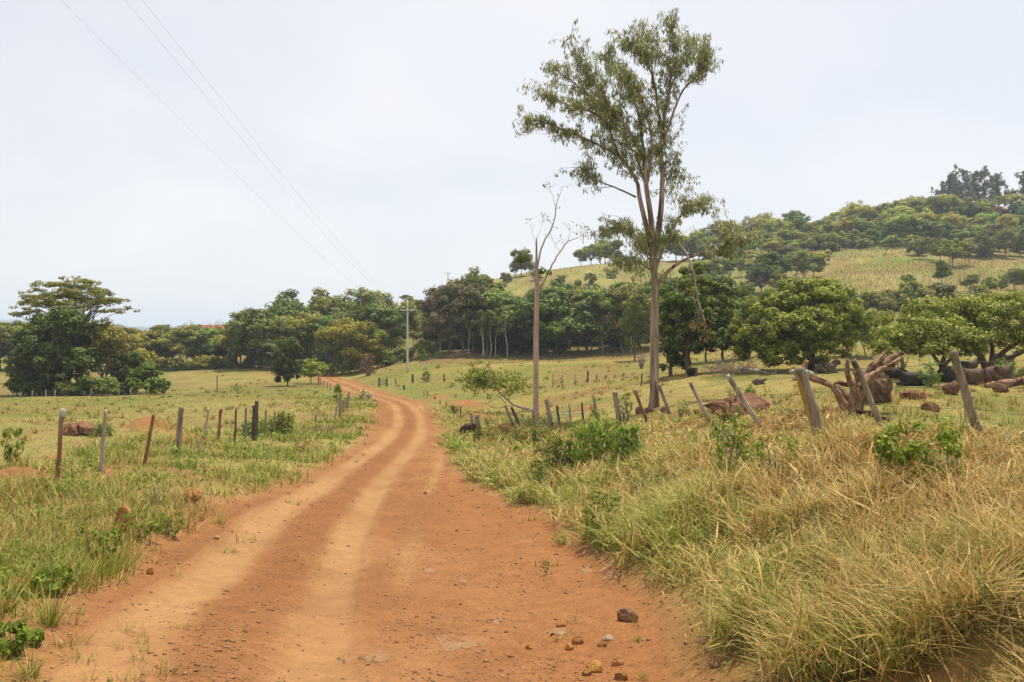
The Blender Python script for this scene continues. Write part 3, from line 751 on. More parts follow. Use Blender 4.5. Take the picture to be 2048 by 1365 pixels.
# ------------------------------------------------------------------ grass, as stuff
def grass():
    rng = GR
    def sample(n, th0, th1, r0, r1, p=1.0):
        t = np.radians(rng.uniform(th0, th1, n)); u = rng.random(n)
        r = r0 * (r1 / r0) ** (u ** p)
        return r * np.sin(t), r * np.cos(t), r
    def tufts(x, y, per, rad):
        """blade roots round tuft middles, and the outward bearing of each blade"""
        n = len(x); i = np.repeat(np.arange(n), per)
        a = rng.uniform(0, 6.283, len(i)); q = rad[i] * np.sqrt(rng.random(len(i)))
        return i, x[i] + q * np.cos(a), y[i] + q * np.sin(a), a
    def wide(r): return np.maximum(.0055, .0011 * r)
    def tussock(x, y, cell, seed):
        """nearest jittered tussock middle: distance in cells, bearing away from it, and its own random number"""
        gx, gy = np.floor(x / cell), np.floor(y / cell); best = np.full(len(x), 9.0); ang = np.zeros(len(x)); rid = np.zeros(len(x))
        for ox in (-1, 0, 1):
            for oy in (-1, 0, 1):
                cx, cy = gx + ox, gy + oy
                jx = (cx + .15 + .7 * hash2(cx, cy, seed)) * cell; jy = (cy + .15 + .7 * hash2(cx, cy, seed + 1)) * cell
                dd = np.hypot(x - jx, y - jy) / cell; k = dd < best
                best = np.where(k, dd, best); ang = np.where(k, np.arctan2(y - jy, x - jx), ang); rid = np.where(k, hash2(cx, cy, seed + 2), rid)
        return best, ang, rid
    # long, half dead grass of the right bank, in matted tussocks
    x, y, r = sample(34500, -12, 46, 2.6, 62, .85)
    s, d = road_s(x, y)
    fence = np.interp(y, [4, 11.6, 15.5, 21, 29, 32, 37, 44, 50, 62], [9, 6.6, 6.3, 6.6, 7.1, 5.7, 4.9, 2.2, -.4, -5])   # the fence line's x
    n = fbm(x * .5, y * .5, 71, 3)
    td, ta, ti = tussock(x, y, .62, 91)
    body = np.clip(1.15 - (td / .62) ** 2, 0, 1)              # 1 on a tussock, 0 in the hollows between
    edge = (s > 0) & (d < -.30 - .6 * (fbm(x * 1.2, y * 1.2, 72, 2) - .4)) & (x < fence + .3 + 1.4 * n)
    keep = edge & (rng.random(len(x)) < (.18 + .85 * body) * (.35 + .8 * sstep(.32, .55, n))) & (rng.random(len(x)) < np.where(y > 33, .6, 1))
    x0 = x
    x, y, r, n, ta, ti, body = x[keep], y[keep], r[keep], n[keep], ta[keep], ti[keep], body[keep]
    i, bx, by, a = tufts(x, y, 12, .08 + .012 * r)
    m = len(i); br = r[i]; bb = body[i]
    az = np.where(rng.random(m) < .5, ta[i] + rng.normal(0, .8, m), rng.uniform(0, 6.28, m))
    lie = rng.random(m) < np.where(bb > .45, .40, .78)
    fdd = (fence - x0)[keep][i]
    ln = np.interp(fdd, [-1.5, 1.0, 3.2], [.35, .55, 1.0]) * (.20 + .34 * n[i]) * (.55 + .75 * bb) * rng.uniform(.5, 1.35, m) * np.interp(br, [4, 12, 60], [.95, 1.05, 1.0])
    tilt = np.where(lie, rng.uniform(.9, 1.5, m), rng.uniform(.1, .9, m)); bend = np.where(lie, rng.uniform(-.2, .7, m), rng.uniform(.5, 2.1, m))
    dd = d[keep]; fd = (fence - x0)[keep]
    g = .08 + .55 * (ti - .35) + .9 * (fbm(x * .4, y * .4, 73, 3) - .42) + .20 * sstep(8, 15, r) + .18 * sstep(22, 36, r) + .30 * sstep(-2.6, -.6, dd) * sstep(7, 11, r)
    g = np.clip(g[i] + rng.normal(0, .14, m), 0, 1)
    z = H(bx, by) + .16 * bb * np.interp(br, [4, 20, 40], [1, 1, .4]) + np.where(lie, rng.uniform(-.02, .08, m), 0)
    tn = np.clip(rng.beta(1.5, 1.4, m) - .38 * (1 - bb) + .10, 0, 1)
    blades('dry_bank_grass', bx, by, z, ln, tilt, bend, az, wide(br) * np.where(rng.random(m) < .25, 2.0, 1.0) * rng.uniform(.7, 1.4, m), tn, g, 3, 'long matted straw coloured grass covering the bank right of the road')
    # broken stems and dead leaves caught on top of the mat
    k = rng.choice(len(x), 11000); m = 11000
    bx, by = x[k] + rng.normal(0, .12, m), y[k] + rng.normal(0, .12, m)
    blades('dead_grass_litter', bx, by, H(bx, by) + rng.uniform(.02, .24, m) * (.35 + .65 * body[k]), rng.uniform(.05, .24, m), rng.uniform(1.0, 1.9, m), rng.normal(0, .9, m), rng.uniform(0, 6.28, m), np.maximum(.007, .0013 * r[k]) * rng.uniform(.7, 1.9, m), rng.beta(1.1, 1.3, m), np.clip(rng.normal(.12, .14, m), 0, 1), 2, 'broken dead grass stems and leaves lying on the bank grass')
    # a few stiff pale seed stalks and broken stems standing out of it
    k = rng.choice(len(x), 1500); m = 1500
    bx, by = x[k] + rng.normal(0, .2, m), y[k] + rng.normal(0, .2, m)
    blades('seed_stalks', bx, by, H(bx, by), rng.uniform(.35, .95, m), rng.uniform(.0, .9, m), rng.uniform(.0, .5, m), rng.uniform(0, 6.28, m), np.maximum(.004, .0008 * r[k]), rng.uniform(.5, 1, m), rng.uniform(0, .35, m), 3, 'stiff pale seed stalks standing out of the bank grass')
    # left verge
    x, y, r = sample(18500, -46, -2, 3.0, 75, .85)
    s, d = road_s(x, y)
    fx = np.interp(y, [4, 17, 19, 21, 25, 33, 40, 50, 60, 75], [-8, -9.6, -9.7, -9.6, -10.4, -12, -11.2, -10.4, -13, -19])
    n = fbm(x * .6, y * .6, 74, 3)
    keep = (s < 0) & (d < -.15 - .6 * (fbm(x * 1.4, y * 1.4, 75, 2) - .4)) & (x > fx - 1.5 - 2 * n) & (rng.random(len(x)) < .06 + 1.1 * sstep(.36, .66, n))
    x, y, r, n = x[keep], y[keep], r[keep], n[keep]
    td, ta, ti = tussock(x, y, .45, 95); body = np.clip(1.2 - (td / .6) ** 2, .15, 1)
    i, bx, by, a = tufts(x, y, 12, .07 + .010 * r); m = len(i); br = r[i]
    g = np.clip((.33 + .4 * ti + 1.3 * (fbm(x * .4, y * .4, 76, 3) - .45) + .20 * sstep(12, 25, r))[i] + rng.normal(0, .16, m), 0, 1)
    ln = (.10 + .30 * n[i]) * (.5 + .75 * body[i]) * rng.uniform(.5, 1.4, m)
    blades('verge_grass', bx, by, H(bx, by), ln, rng.uniform(.05, .8, m), rng.uniform(.2, 1.5, m), a + rng.normal(0, .8, m), wide(br) * rng.uniform(.7, 1.4, m), rng.beta(2, 2, m), g, 3,
           'mixed green and dry grass on the verge left of the road')
    # grazed pasture both sides
    x, y, r = sample(40000, -37, 37, 5, 110, .80)
    s, d = road_s(x, y)
    n = fbm(x * .4, y * .4, 77, 3)
    bare = np.zeros(len(x), bool)
    for (mx, my, mr, mh) in MOUNDS[:len(HEAPS)]: bare |= ((x - mx) ** 2 + (y - my) ** 2 < (mr * .8) ** 2)
    keep = (d < -.5) & ~bare & (rng.random(len(x)) < .12 + .9 * sstep(.35, .62, n))
    x, y, r, n, s = x[keep], y[keep], r[keep], n[keep], s[keep]
    i, bx, by, a = tufts(x, y, 5, .12 + .010 * r); m = len(i); br = r[i]
    g = np.clip((np.where(s < 0, .58, .42) + .9 * (fbm(x * .15, y * .15, 78, 3) - .45))[i] + rng.normal(0, .16, m), 0, 1)
    ln = rng.uniform(.03, .10, m) * np.interp(br, [6, 30, 110], [1, 1.1, 1.7])
    blades('pasture_grass', bx, by, H(bx, by), ln, rng.uniform(.1, 1.0, m), rng.uniform(.2, 1.2, m), a + rng.normal(0, .8, m), wide(br) * rng.uniform(.7, 1.4, m), rng.beta(2.2, 1.8, m), g, 2,
           'short grazed grass of the pastures beside the road')
    # taller ungrazed tussocks dotted over the pastures
    x, y, r = sample(2600, -40, 40, 12, 150, .62)
    s, d = road_s(x, y); n = fbm(x * .12, y * .12, 87, 3)
    keep = (d < -1.5) & (rng.random(len(x)) < sstep(.42, .62, n) * .8 + .06); x, y, r, s = x[keep], y[keep], r[keep], s[keep]
    i, bx, by, a = tufts(x, y, 16, rng.uniform(.08, .28, len(x))); m = len(i)
    g = np.clip((np.where(s < 0, .45, .30) + .8 * (rng.random(len(x)) - .5))[i] + rng.normal(0, .1, m), 0, 1)
    blades('pasture_tussocks', bx, by, H(bx, by), rng.uniform(.10, .42, m), rng.uniform(.05, .8, m), rng.uniform(.2, 1.0, m), a + rng.normal(0, .4, m), wide(r[i]), np.clip(rng.beta(1.6, 2.2, m), 0, 1), g, 2,
           'taller ungrazed tussocks dotted over the pastures')
    # small tufts that have taken hold on the bare shoulder
    x, y, r = sample(1500, -35, 22, 3.5, 34)
    s, d = road_s(x, y)
    n = fbm(x * .9, y * .9, 79, 3)
    keep = (d > -.7) & (d < .9) & (rng.random(len(x)) < sstep(.42, .62, n) * .75)
    x, y, r = x[keep], y[keep], r[keep]
    i, bx, by, a = tufts(x, y, 14, .03 + .05 * rng.random(len(x))); m = len(i)
    g = np.clip(rng.uniform(.2, .9, len(x))[i] + rng.normal(0, .1, m), 0, 1)
    blades('shoulder_grass', bx, by, H(bx, by), rng.uniform(.05, .2, m), rng.uniform(.1, .9, m), rng.uniform(.2, 1.2, m), a + rng.normal(0, .4, m), wide(r[i]) * .9, rng.beta(2, 2, m), g, 3,
           'small scattered grass tufts growing along the bare road edge')
grass()
def leafy_cover():
    """low broad leaved weeds woven through both verges"""
    rng = GR
    t = np.radians(rng.uniform(-40, 38, 26000)); r = 3.4 * (48 / 3.4) ** rng.random(26000); x, y = r * np.sin(t), r * np.cos(t)
    s, d = road_s(x, y)
    pn = fbm(x * .8 + 40, y * .8, 86, 3)
    k = (d < -.2) & (d > -6) & (rng.random(len(x)) < sstep(.56, .70, pn) * np.where(s < 0, .8, .8)); x, y, r, pn = x[k], y[k], r[k], pn[k]; n = len(x)
    i = np.repeat(np.arange(n), 5); m = len(i)
    hgt = rng.uniform(.03, .30, m) * sstep(.50, .72, pn)[i] * 1.3 + .02
    P = np.column_stack([x[i] + rng.normal(0, .06, m), y[i] + rng.normal(0, .06, m), 0 * hgt]); P[:, 2] = H(P[:, 0], P[:, 1]) + hgt
    sz = np.maximum(.035, .0042 * r[i]) * rng.uniform(.7, 1.4, m)
    V, Q = leaf_quads(rng, P, np.tile([0, -.2, .8], (m, 1)), 1.0, .55, .3, .8)
    V = V.reshape(-1, 4, 3); V = P[:, None, :] + (V - P[:, None, :]) * sz[:, None, None]
    o = obj('ground_weeds', qmesh('ground_weeds', V.reshape(-1, 3), Q, LEAF_FRESH, np.clip(rng.normal(.45, .2, m), 0, 1)), color=(.95, .95, .9)); tag(o, 'low green broad leaved weeds mixed into the verge grass', None, None, 'stuff')
leafy_cover()
def hill_cover():
    """rank grass on the slopes and the corn stalks of the field"""
    rng = GR
    n = 32000; px = rng.uniform(800, 2070, n); r = 118 * (330 / 118) ** rng.random(n)
    x, y = (px - 1024) / F * r, r
    k = rng.random(n) < .25 + sstep(.35, .6, fbm(x * .09, y * .09, 83, 3)); x, y, r, px = x[k], y[k], r[k], px[k]; n = len(x)
    corn = (px > 1660) & (r > 162) & (r < 217)
    yel = (px > 1600) & (px < 1880) & (r > 228) & (r < 268)
    g = np.clip(.38 + .9 * (fbm(x * .05, y * .05, 84, 3) - .45) + rng.normal(0, .15, n), 0, 1)
    def put(name, m, ln, g, w, lab):
        q = m.sum()
        blades(name, x[m], y[m], H(x[m], y[m]), ln, rng.uniform(0, .5, q), rng.uniform(.2, 1.0, q), rng.uniform(0, 6.28, q), w * rng.uniform(.6, 1.3, q), rng.beta(2, 2, q), g, 2, lab)
    m = ~corn & ~yel
    put('hill_grass', m, rng.uniform(.15, .45, m.sum()), g[m], .0009 * r[m], 'dry rank grass on the slopes of the hill')
    put('rank_grass', yel, rng.uniform(.35, .8, yel.sum()), np.clip(rng.normal(.60, .12, yel.sum()), 0, 1), .0014 * r[yel], 'bright yellow green tall grass patch below the hill wood')
    n = 10000; x = rng.uniform(62, 145, n); y = rng.uniform(160, 218, n)
    x = np.round(x / 1.1) * 1.1 + rng.normal(0, .12, n); px = 1024 + F * x / y; kk = (px > 1660) & (px < 2070); x, y = x[kk], y[kk]; r = y
    q = len(x)
    blades('corn_field', x, y, H(x, y), rng.uniform(.35, .9, q), rng.uniform(0, .6, q), rng.uniform(.1, .8, q), rng.uniform(0, 6.28, q), .13 * rng.uniform(.6, 1.3, q), rng.beta(1.6, 2.2, q), np.clip(rng.normal(.48, .25, q), 0, 1), 2, 'half dry corn standing in rows on the hillside')
hill_cover()
# ------------------------------------------------------------------ woods and single trees in the distance
W = np.random.default_rng(21)
def pick(kinds): return kinds[int(W.integers(len(kinds)))]
BR = ['broad0', 'broad1', 'broad2', 'broad3']; MI = ['mid0', 'mid1', 'mid2']; OL = ['olive0', 'olive1']; BN = ['brown0', 'brown1']
def row(x0, x1, step, Y0, Y1, tops, kinds, jx=.35, lim=(3, 30), vary=(-4, 9)):
    """a row of trees whose tops follow the photo rows given in tops [(px, py)...]"""
    out = []
    tx, ty = zip(*tops)
    px = x0
    while px <= x1:
        p = px + W.uniform(-jx, jx) * step; Y = W.uniform(Y0, Y1)
        g = gz((p - 1024) / F * Y, Y)
        top = -(np.interp(p, tx, ty) + W.uniform(*vary) - HZ) / F * Y
        h = float(np.clip(top - g, *lim)) * 1.03
        out.append((p, Y, h, pick(kinds), jcol(W, .85 + .3 * (Y > 220), 1.25 + .35 * (Y > 220))))
        px += step * W.uniform(.8, 1.2)
    return out
mid_sky = [(860, 590), (885, 572), (915, 558), (950, 548), (985, 562), (1030, 582), (1070, 580), (1110, 566), (1150, 562), (1200, 572), (1250, 560), (1300, 556)]
stand([(880, 133, 10.8, 'brown0', (.95, .9, .9)), (900, 136, 12.6, 'brown1', (.9, .85, .85)), (925, 134, 12.4, 'brown0', (.8, .9, .8)), (948, 137, 13.4, 'brown1', (.75, .95, .7))],
      'at the corner of the wood beside the pole', 'brownish trees at the wood corner')
stand(row(968, 1300, 24, 132, 139, [(a, b + 12) for a, b in mid_sky], BR + MI + BR + OL), 'along the dark wood edge behind the pasture', 'front trees of the wood', wide=1.15)
stand(row(905, 1310, 26, 146, 156, mid_sky, BR + MI), 'rising behind the wood edge', 'second row of the wood')
stand([(p + W.uniform(-6, 6), W.uniform(140, 147), W.uniform(2.5, 4.2), pick(['shrub0', 'shrub2', 'shrub2']), (.6, .65, .6)) for p in range(880, 1300, 15)], 'under the wood edge', 'undergrowth shrubs of the wood', 'shrub', 'shrub')  # undergrowth tinted dark: shade under the wood put into the colour
# slim pale trunks standing in front of the dark wood
def pale_trunk(px, Y, h, r):
    x = (px - 1024) / F * Y; g = gz(x, Y)
    T = Tree(int(px)); P = wob_line(T.rng, (0, 0, -.1), (T.rng.normal() * .25, T.rng.normal() * .2, h), 5, .05)
    T.branch(P, r, r * .5, 6)
    for k in range(4):
        j = int(T.rng.integers(5, len(P))); e = P[j] + np.array([T.rng.normal() * .9, T.rng.normal() * .9, T.rng.uniform(.5, 1.5)])
        T.branch(wob_line(T.rng, P[j], e, 3, .1), r * .4, r * .12, 4); T.clump(e, .7, 60, .34, .2, .3)
    T.clump(P[-1], 1.2, 160, .36, .22, .3)
    tm, cm = T.meshes('pale', BARK_PALE, LEAF_DARK)
    e = empty('slim_tree', (x, Y, g)); obj('trunk', tm, e, color=(1.3, 1.3, 1.3)); obj('crown', cm, e, color=(1, 1, 1))
    return e
pts = [940, 962, 968, 979, 990, 1015, 1205, 1262]
for i, px in enumerate(pts):
    e = pale_trunk(px, W.uniform(129.5, 131.5), W.uniform(5.5, 7), W.uniform(.07, .11))
    tag(e, 'slim white trunk, %s from left in front of the dark wood' % ordinal(i + 1), 'tree', 'pale slim trunks at the wood edge')
# wood over the bend of the road
lw = [(470, 640), (500, 618), (530, 612), (560, 628), (580, 596), (610, 582), (640, 584), (670, 590), (700, 584), (740, 572), (770, 578), (800, 594)]
stand(row(478, 560, 24, 146, 152, lw, BR + MI), 'in the dark group left of the bend', 'trees left of the bend', wide=1.2)
stand(row(578, 800, 24, 160, 172, lw, MI + OL + BR), 'on the skyline above the road bend', 'tall trees above the bend', wide=1.15)
stand(row(600, 800, 25, 147, 155, [(a, b + 38) for a, b in lw], BR + MI + OL), 'in the wood where the road vanishes', 'trees round the bend', wide=1.2)
stand([(668, 137, 8.6, 'mid1', (1.25, 1.1, .7)), (694, 135, 9.6, 'olive0', (1.25, 1.1, .55)), (718, 134, 9.2, 'olive1', (1.2, 1.05, .6)), (747, 136, 8.0, 'mid0', (.9, .95, .8)), (655, 140, 6.0, 'broad1', (.8, .85, .8))],
      'hanging over the right side of the bend', 'roadside trees at the bend')
stand([(p, W.uniform(131, 141), W.uniform(2.0, 3.2), pick(['shrub0', 'shrub2', 'shrub1']), jcol(W)) for p in (662, 680, 697, 712, 728, 752, 776, 795, 815, 846, 868)], 'along the bank at the bend', 'shrubs at the bend', 'shrub', 'shrub')
stand([(p, Y, h, k, c) for p, Y, h, k, c in ((830, 168, 6, 'olive0', (1.1, 1, .8)), (848, 190, 4.5, 'shrub1', (1.1, 1.1, .8)), (858, 160, 6.5, 'olive1', (1.1, 1, .8)), (822, 205, 7, 'mid0', (1, 1, 1)), (812, 220, 5, 'flat1', (1, 1, 1)), (842, 215, 3.5, 'shrub0', (1.2, 1.2, .8)), (866, 200, 4, 'shrub1', (1.1, 1.1, .9)))],
      'on the slope between pole and wood', 'scrub on the slope behind the pole')
# far row left
fr = [(-40, 640), (60, 645), (260, 640), (300, 645), (340, 640), (380, 638), (420, 642), (450, 645), (480, 625)]
stand(row(-20, 70, 22, 150, 160, fr, BR + MI), 'in the far row at the picture edge', 'far trees at the left edge')
stand(row(245, 490, 19, 150, 162, [(a, b + 12) for a, b in fr], MI + OL + BR), 'in the far hedgerow behind the left pasture', 'hedgerow trees', wide=1.15)
stand([(a, 148, h, k, c) for a, h, k, c in ((318, 3, 'shrub1', (1.2, 1, .8)), (352, 2.6, 'shrub0', (1, 1, 1)), (381, 2.4, 'shrub2', (1, 1, 1)), (404, 3, 'shrub1', (1.2, 1, .8)), (436, 3.2, 'shrub2', (.9, .9, .9)), (462, 3, 'shrub0', (.9, .9, .9)), (498, 3.4, 'shrub2', (.8, .8, .8)), (522, 3.2, 'shrub0', (.9, .9, .9)), (548, 3, 'shrub1', (1, 1, 1)))],
      'at the foot of the far hedgerow', 'hedgerow shrubs', 'shrub', 'shrub')
stand([(381, 190, 8.2, 'bare0', (1.2, 1, .8)), (440, 185, 7.8, 'bare0', (1.2, 1, .8)), (345, 175, 7.5, 'bare0', (1.2, 1, .8))], 'showing above the far hedgerow', 'bare trees of the hedgerow')
# clump round the tall flat topped tree
def flat_hero():
    T = Tree(501); rng = T.rng; Ht = 14.6
    for (ox, h, r) in ((0, 9.2, .20), (1.1, 9.5, .13), (-1.3, 8.6, .15)):
        T.branch(wob_line(rng, (ox, rng.normal() * .3, -.3), (ox * 1.6, rng.normal() * .5, h), 6, .06), r, r * .6, 8)
    lob = []
    for k in range(46):
        a = k * 2.399; q = math.sqrt((k % 34 + .5) / 34)
        x, y = 6.0 * q * math.cos(a), 4.8 * q * math.sin(a)
        zz = 13.6 - 3.6 * q ** 2.2 + rng.uniform(-.5, .4) - (1.6 if k >= 34 else 0)
        lob.append((x, y, zz))
        P = wob_line(rng, (np.sign(x) * min(abs(x), 1.6), 0, rng.uniform(7.5, 9.3)), (x, y, zz - .1), 5, .10, .12)
        T.branch(P, .085, .02, 5)
        for m in range(7):
            c = np.array([x, y, zz]) + np.array([rng.normal() * .85, rng.normal() * .8, rng.normal() * .16])
            T.clump(c, .62, 42, .26, .17, .05, None, .55 + rng.normal() * .1, .15, .38, .9)
    return (*T.meshes('flat_hero', BARK_PALE, LEAF_OLIVE), Ht)
PROTO['canopy'] = flat_hero()
pc = hit(150, 787)
def single(kind, px, Y, h, label, color=(1, 1, 1), wide=1.0, name='tree', rz=None, cat='tree', group=None):
    e = plant(kind, (px - 1024) / F * Y, Y, h, rz, color, name, wide=wide)
    return tag(e, label, cat, group)
single('canopy', 143, 97, 14.7, 'tall tree with wide flat layered pale green crown in the pasture clump', (.88, .84, .62), rz=0.0)
single('ivy0', 112, 93, 10.2, 'big dark green ivy covered tree under the flat topped crown', (.72, .8, .7), 1.15)
single('ivy0', 66, 96, 6.0, 'dark round tree at the outer end of the pasture clump', (.95, .95, .85), 1.1)
single('olive0', 205, 97, 9.4, 'thin olive tree with pale stems leaning out of the pasture clump', (1.1, .95, .75))
single('brown1', 228, 101, 8.6, 'brownish leaved tree behind the thin olive one in the clump', (1.0, 1.0, .8), .9)
single('olive1', 262, 112, 8.0, 'yellowish airy tree just behind the pasture clump', (1.25, 1.12, .7), 1.2)
single('ivy0', 255, 99, 5.2, 'middling green tree at the inner end of the pasture clump', (.8, .85, .8), 1.1)
single('broad0', 293, 96, 3.9, 'small dark tree standing apart beside the pasture clump', (1.0, 1.1, .9), 1.2)
stand([(p, Y, h, k, (.62, .78, .55)) for p, Y, h, k in ((38, 92, 2.6, 'shrub0'), (62, 90, 2.2, 'shrub2'), (92, 91, 2.4, 'shrub2'), (128, 90, 2.0, 'shrub1'), (160, 91, 2.4, 'shrub2'), (186, 91, 2.6, 'shrub1'), (214, 90, 2.4, 'shrub1'), (240, 92, 2.0, 'shrub2'), (266, 92, 2.2, 'shrub0'), (312, 91, 2.2, 'shrub0'), (326, 94, 1.8, 'shrub1'))],
      'at the foot of the pasture clump', 'shrubs under the clump', 'shrub', 'shrub')
# beside the road before the bend
single('ivy0', 575, 105, 6.4, 'narrow dark tree clothed to the ground beside the far road', (.62, .7, .62), .8)
single('mid2', 622, 113, 4.0, 'round bright green low tree next to the dark one by the road', (1.35, 1.4, .9), 1.25)
# hill
single('flat0', 1815, 292, 15.5, 'pale flat topped tree rising over the hill wood left of the tall grove', (1, 1.05, 1))
ridge = [(1380, 462), (1420, 446), (1470, 440), (1530, 428), (1570, 432), (1610, 436), (1640, 444), (1680, 408), (1720, 412), (1750, 412), (1785, 405), (1815, 378), (1850, 395), (1900, 405), (2060, 400)]
stand(row(1395, 2060, 27, 292, 305, ridge, BR + MI + OL + BN + ['flat0', 'gum1', 'gum3'], lim=(5, 17), vary=(-16, 14)), 'on the skyline of the wooded hill', 'skyline trees of the hill', wide=1.1)
stand(row(1480, 2060, 29, 274, 284, [(a, b + 22) for a, b in ridge], BR + MI + BN + OL, lim=(6, 15)), 'in the middle row of the hill wood', 'middle row of the hill wood', wide=1.15)
stand(row(1500, 2060, 30, 258, 266, [(a, b + 46) for a, b in ridge], BR + MI, lim=(6, 14)), 'along the lower edge of the hill wood', 'lower row of the hill wood', wide=1.2)
gp = [1872, 1886, 1898, 1909, 1921, 1934, 1946, 1958, 1971, 1983, 1996, 2010, 2026, 2046, 2062]
gt = [368, 345, 330, 324, 322, 328, 326, 338, 322, 333, 330, 346, 372, 322, 318]
stand([(p, Y, (HZ - t) / F * Y - gz((p - 1024) / F * Y, Y), 'gum%d' % (i % 4), (.75, .8, .8)) for i, (p, t) in enumerate(zip(gp, gt)) for Y in (W.uniform(318, 336),)],
      'in the tall grove crowning the hill', 'grove of tall slim trees on the hill')
stand(row(1160, 1250, 20, 280, 290, [(1150, 505), (1170, 492), (1190, 478), (1250, 470)], BR + MI, lim=(4, 9)), 'on the ridge behind the big eucalyptus', 'ridge trees behind the eucalyptus')
stand(row(1300, 1400, 24, 276, 290, [(1300, 462), (1400, 470)], BR + MI, lim=(4, 10)), 'on the ridge right behind the eucalyptus crown', 'ridge trees behind the crown')
stand([(1043, 252, 9.5, 'mid0', (.85, .9, .85)), (1030, 250, 5.5, 'olive0', (.9, .9, .8)), (1060, 251, 6.5, 'olive1', (.8, .8, .8))], 'alone on the dry slope behind the thin dead tree', 'lone slope trees')
stand([(p, Y, h, k, c) for p, Y, h, k, c in ((1075, 235, 3.5, 'shrub0', (1, 1, 1)), (1012, 240, 3.5, 'shrub1', (1, 1, .8)), (1120, 225, 3.2, 'shrub2', (1, 1, 1)), (1180, 222, 3.5, 'shrub0', (1, 1, 1)), (1225, 232, 3, 'shrub1', (1, 1, 1)))], 'on the dry hillside', 'shrubs on the dry hillside', 'shrub', 'shrub')
stand(row(1325, 1490, 25, 150, 165, [(1320, 555), (1370, 545), (1420, 540), (1490, 560)], BR + MI + OL, lim=(6, 13)), 'behind the shade trees of the pasture', 'trees behind the shade trees')
stand([(1545, 195, 9.8, 'broad0', (.8, .85, .85)), (1570, 215, 9.5, 'brown0', (.8, .9, .8)), (1600, 200, 9, 'olive0', (.9, 1, .9)), (1523, 190, 7.5, 'broad2', (.7, .75, .8)), (1628, 205, 7, 'mid0', (.9, .95, .9)), (1500, 188, 6, 'bare0', (1, .9, .8)), (1560, 186, 5.5, 'olive1', (1, .9, .8))],
      'in the dark group halfway up the hill', 'mid slope group', wide=1.25)
stand([(1455, 225, 7, 'mid1', (.9, .9, .9)), (1420, 205, 7.5, 'broad3', (.7, .75, .8)), (1390, 215, 6.5, 'broad1', (.7, .75, .8)), (1480, 232, 6, 'olive0', (.9, .9, .8))], 'in the hollow below the hill wood', 'hollow trees')
stand([(1850, 222, 6.5, 'olive0', (.8, .85, .8)), (1875, 215, 7, 'olive1', (.9, .9, .8)), (1905, 205, 8.2, 'mid2', (1.1, 1.05, .8)), (1935, 208, 6.5, 'olive0', (.85, .85, .8)), (1962, 225, 8.5, 'olive1', (.8, .85, .8)), (1985, 232, 9.5, 'brown0', (.8, .9, .8)), (2012, 226, 8.5, 'olive0', (.9, .95, .85)), (2040, 230, 9, 'mid0', (.9, .95, .85)), (1832, 230, 5, 'shrub1', (1, 1, .9))],
      'in the airy grove above the corn', 'airy grove above the corn', wide=1.1)
single('broad1', 1884, 178, 5.4, 'dark bushy little tree at the lower edge of the corn', (.8, .95, .75), .8)
stand(row(1985, 2065, 22, 160, 172, [(1985, 560), (2020, 535), (2065, 520)], OL + BN + MI, lim=(4, 11)), 'at the right edge above the broad pasture tree', 'edge trees above the broad tree')
stand([(p, Y, h, pick(['shrub0', 'shrub1', 'shrub2']), jcol(W)) for p, Y, h in ((1725, 140, 4), (1755, 138, 4.6), (1790, 142, 5), (1822, 148, 5), (1850, 150, 4.4), (1965, 150, 4.5), (1940, 175, 3.5), (1690, 150, 4), (1815, 175, 3), (2035, 180, 4))],
      'between the corn and the pasture trees', 'shrubs below the corn', 'shrub', 'shrub')
single('brown1', 1905, 78, 6.8, 'dome of dark brownish green leaves behind the broad pasture tree', (.62, .72, .5), 1.7)
single('olive1', 1690, 78, 5.5, 'loose olive tree behind the round shade tree', (.9, .95, .7), 1.3)

stand([(p + W.uniform(-8, 8), W.uniform(248, 300), W.uniform(3.2, 5.5), pick(['shrub0', 'shrub1', 'shrub2']), jcol(W, .95, 1.4)) for p in np.arange(1410, 2060, 13)], 'among the trees of the hill wood', 'undergrowth of the hill wood', 'shrub', 'shrub', wide=1.4)
stand([(p + W.uniform(-8, 8), W.uniform(318, 345), W.uniform(3, 5.5), pick(BR + MI), jcol(W, .75, 1.0)) for p in np.arange(1790, 2060, 24)], 'at the foot of the tall hilltop grove', 'low trees under the grove', wide=1.4)
stand([(p + W.uniform(-8, 8), W.uniform(228, 246), W.uniform(2.5, 4.5), pick(['shrub0', 'shrub1', 'shrub2']), jcol(W, .95, 1.35)) for p in (1500, 1520, 1640, 1655, 1840, 1862, 1884, 1910, 1938, 1965, 1990, 2020, 2045)], 'in the scrub along the upper field', 'scrub along the upper field', 'shrub', 'shrub', wide=1.4)

stand([(p + W.uniform(-6, 6), W.uniform(158, 164), W.uniform(5, 7.5), pick(['shrub0', 'shrub2']), (.55, .6, .55)) for p in range(885, 1330, 19)], 'deep inside the wood behind the trunks', 'thicket inside the wood', 'shrub', 'shrub', wide=1.2)  # added to close a light gap under the wood; shade in its tint
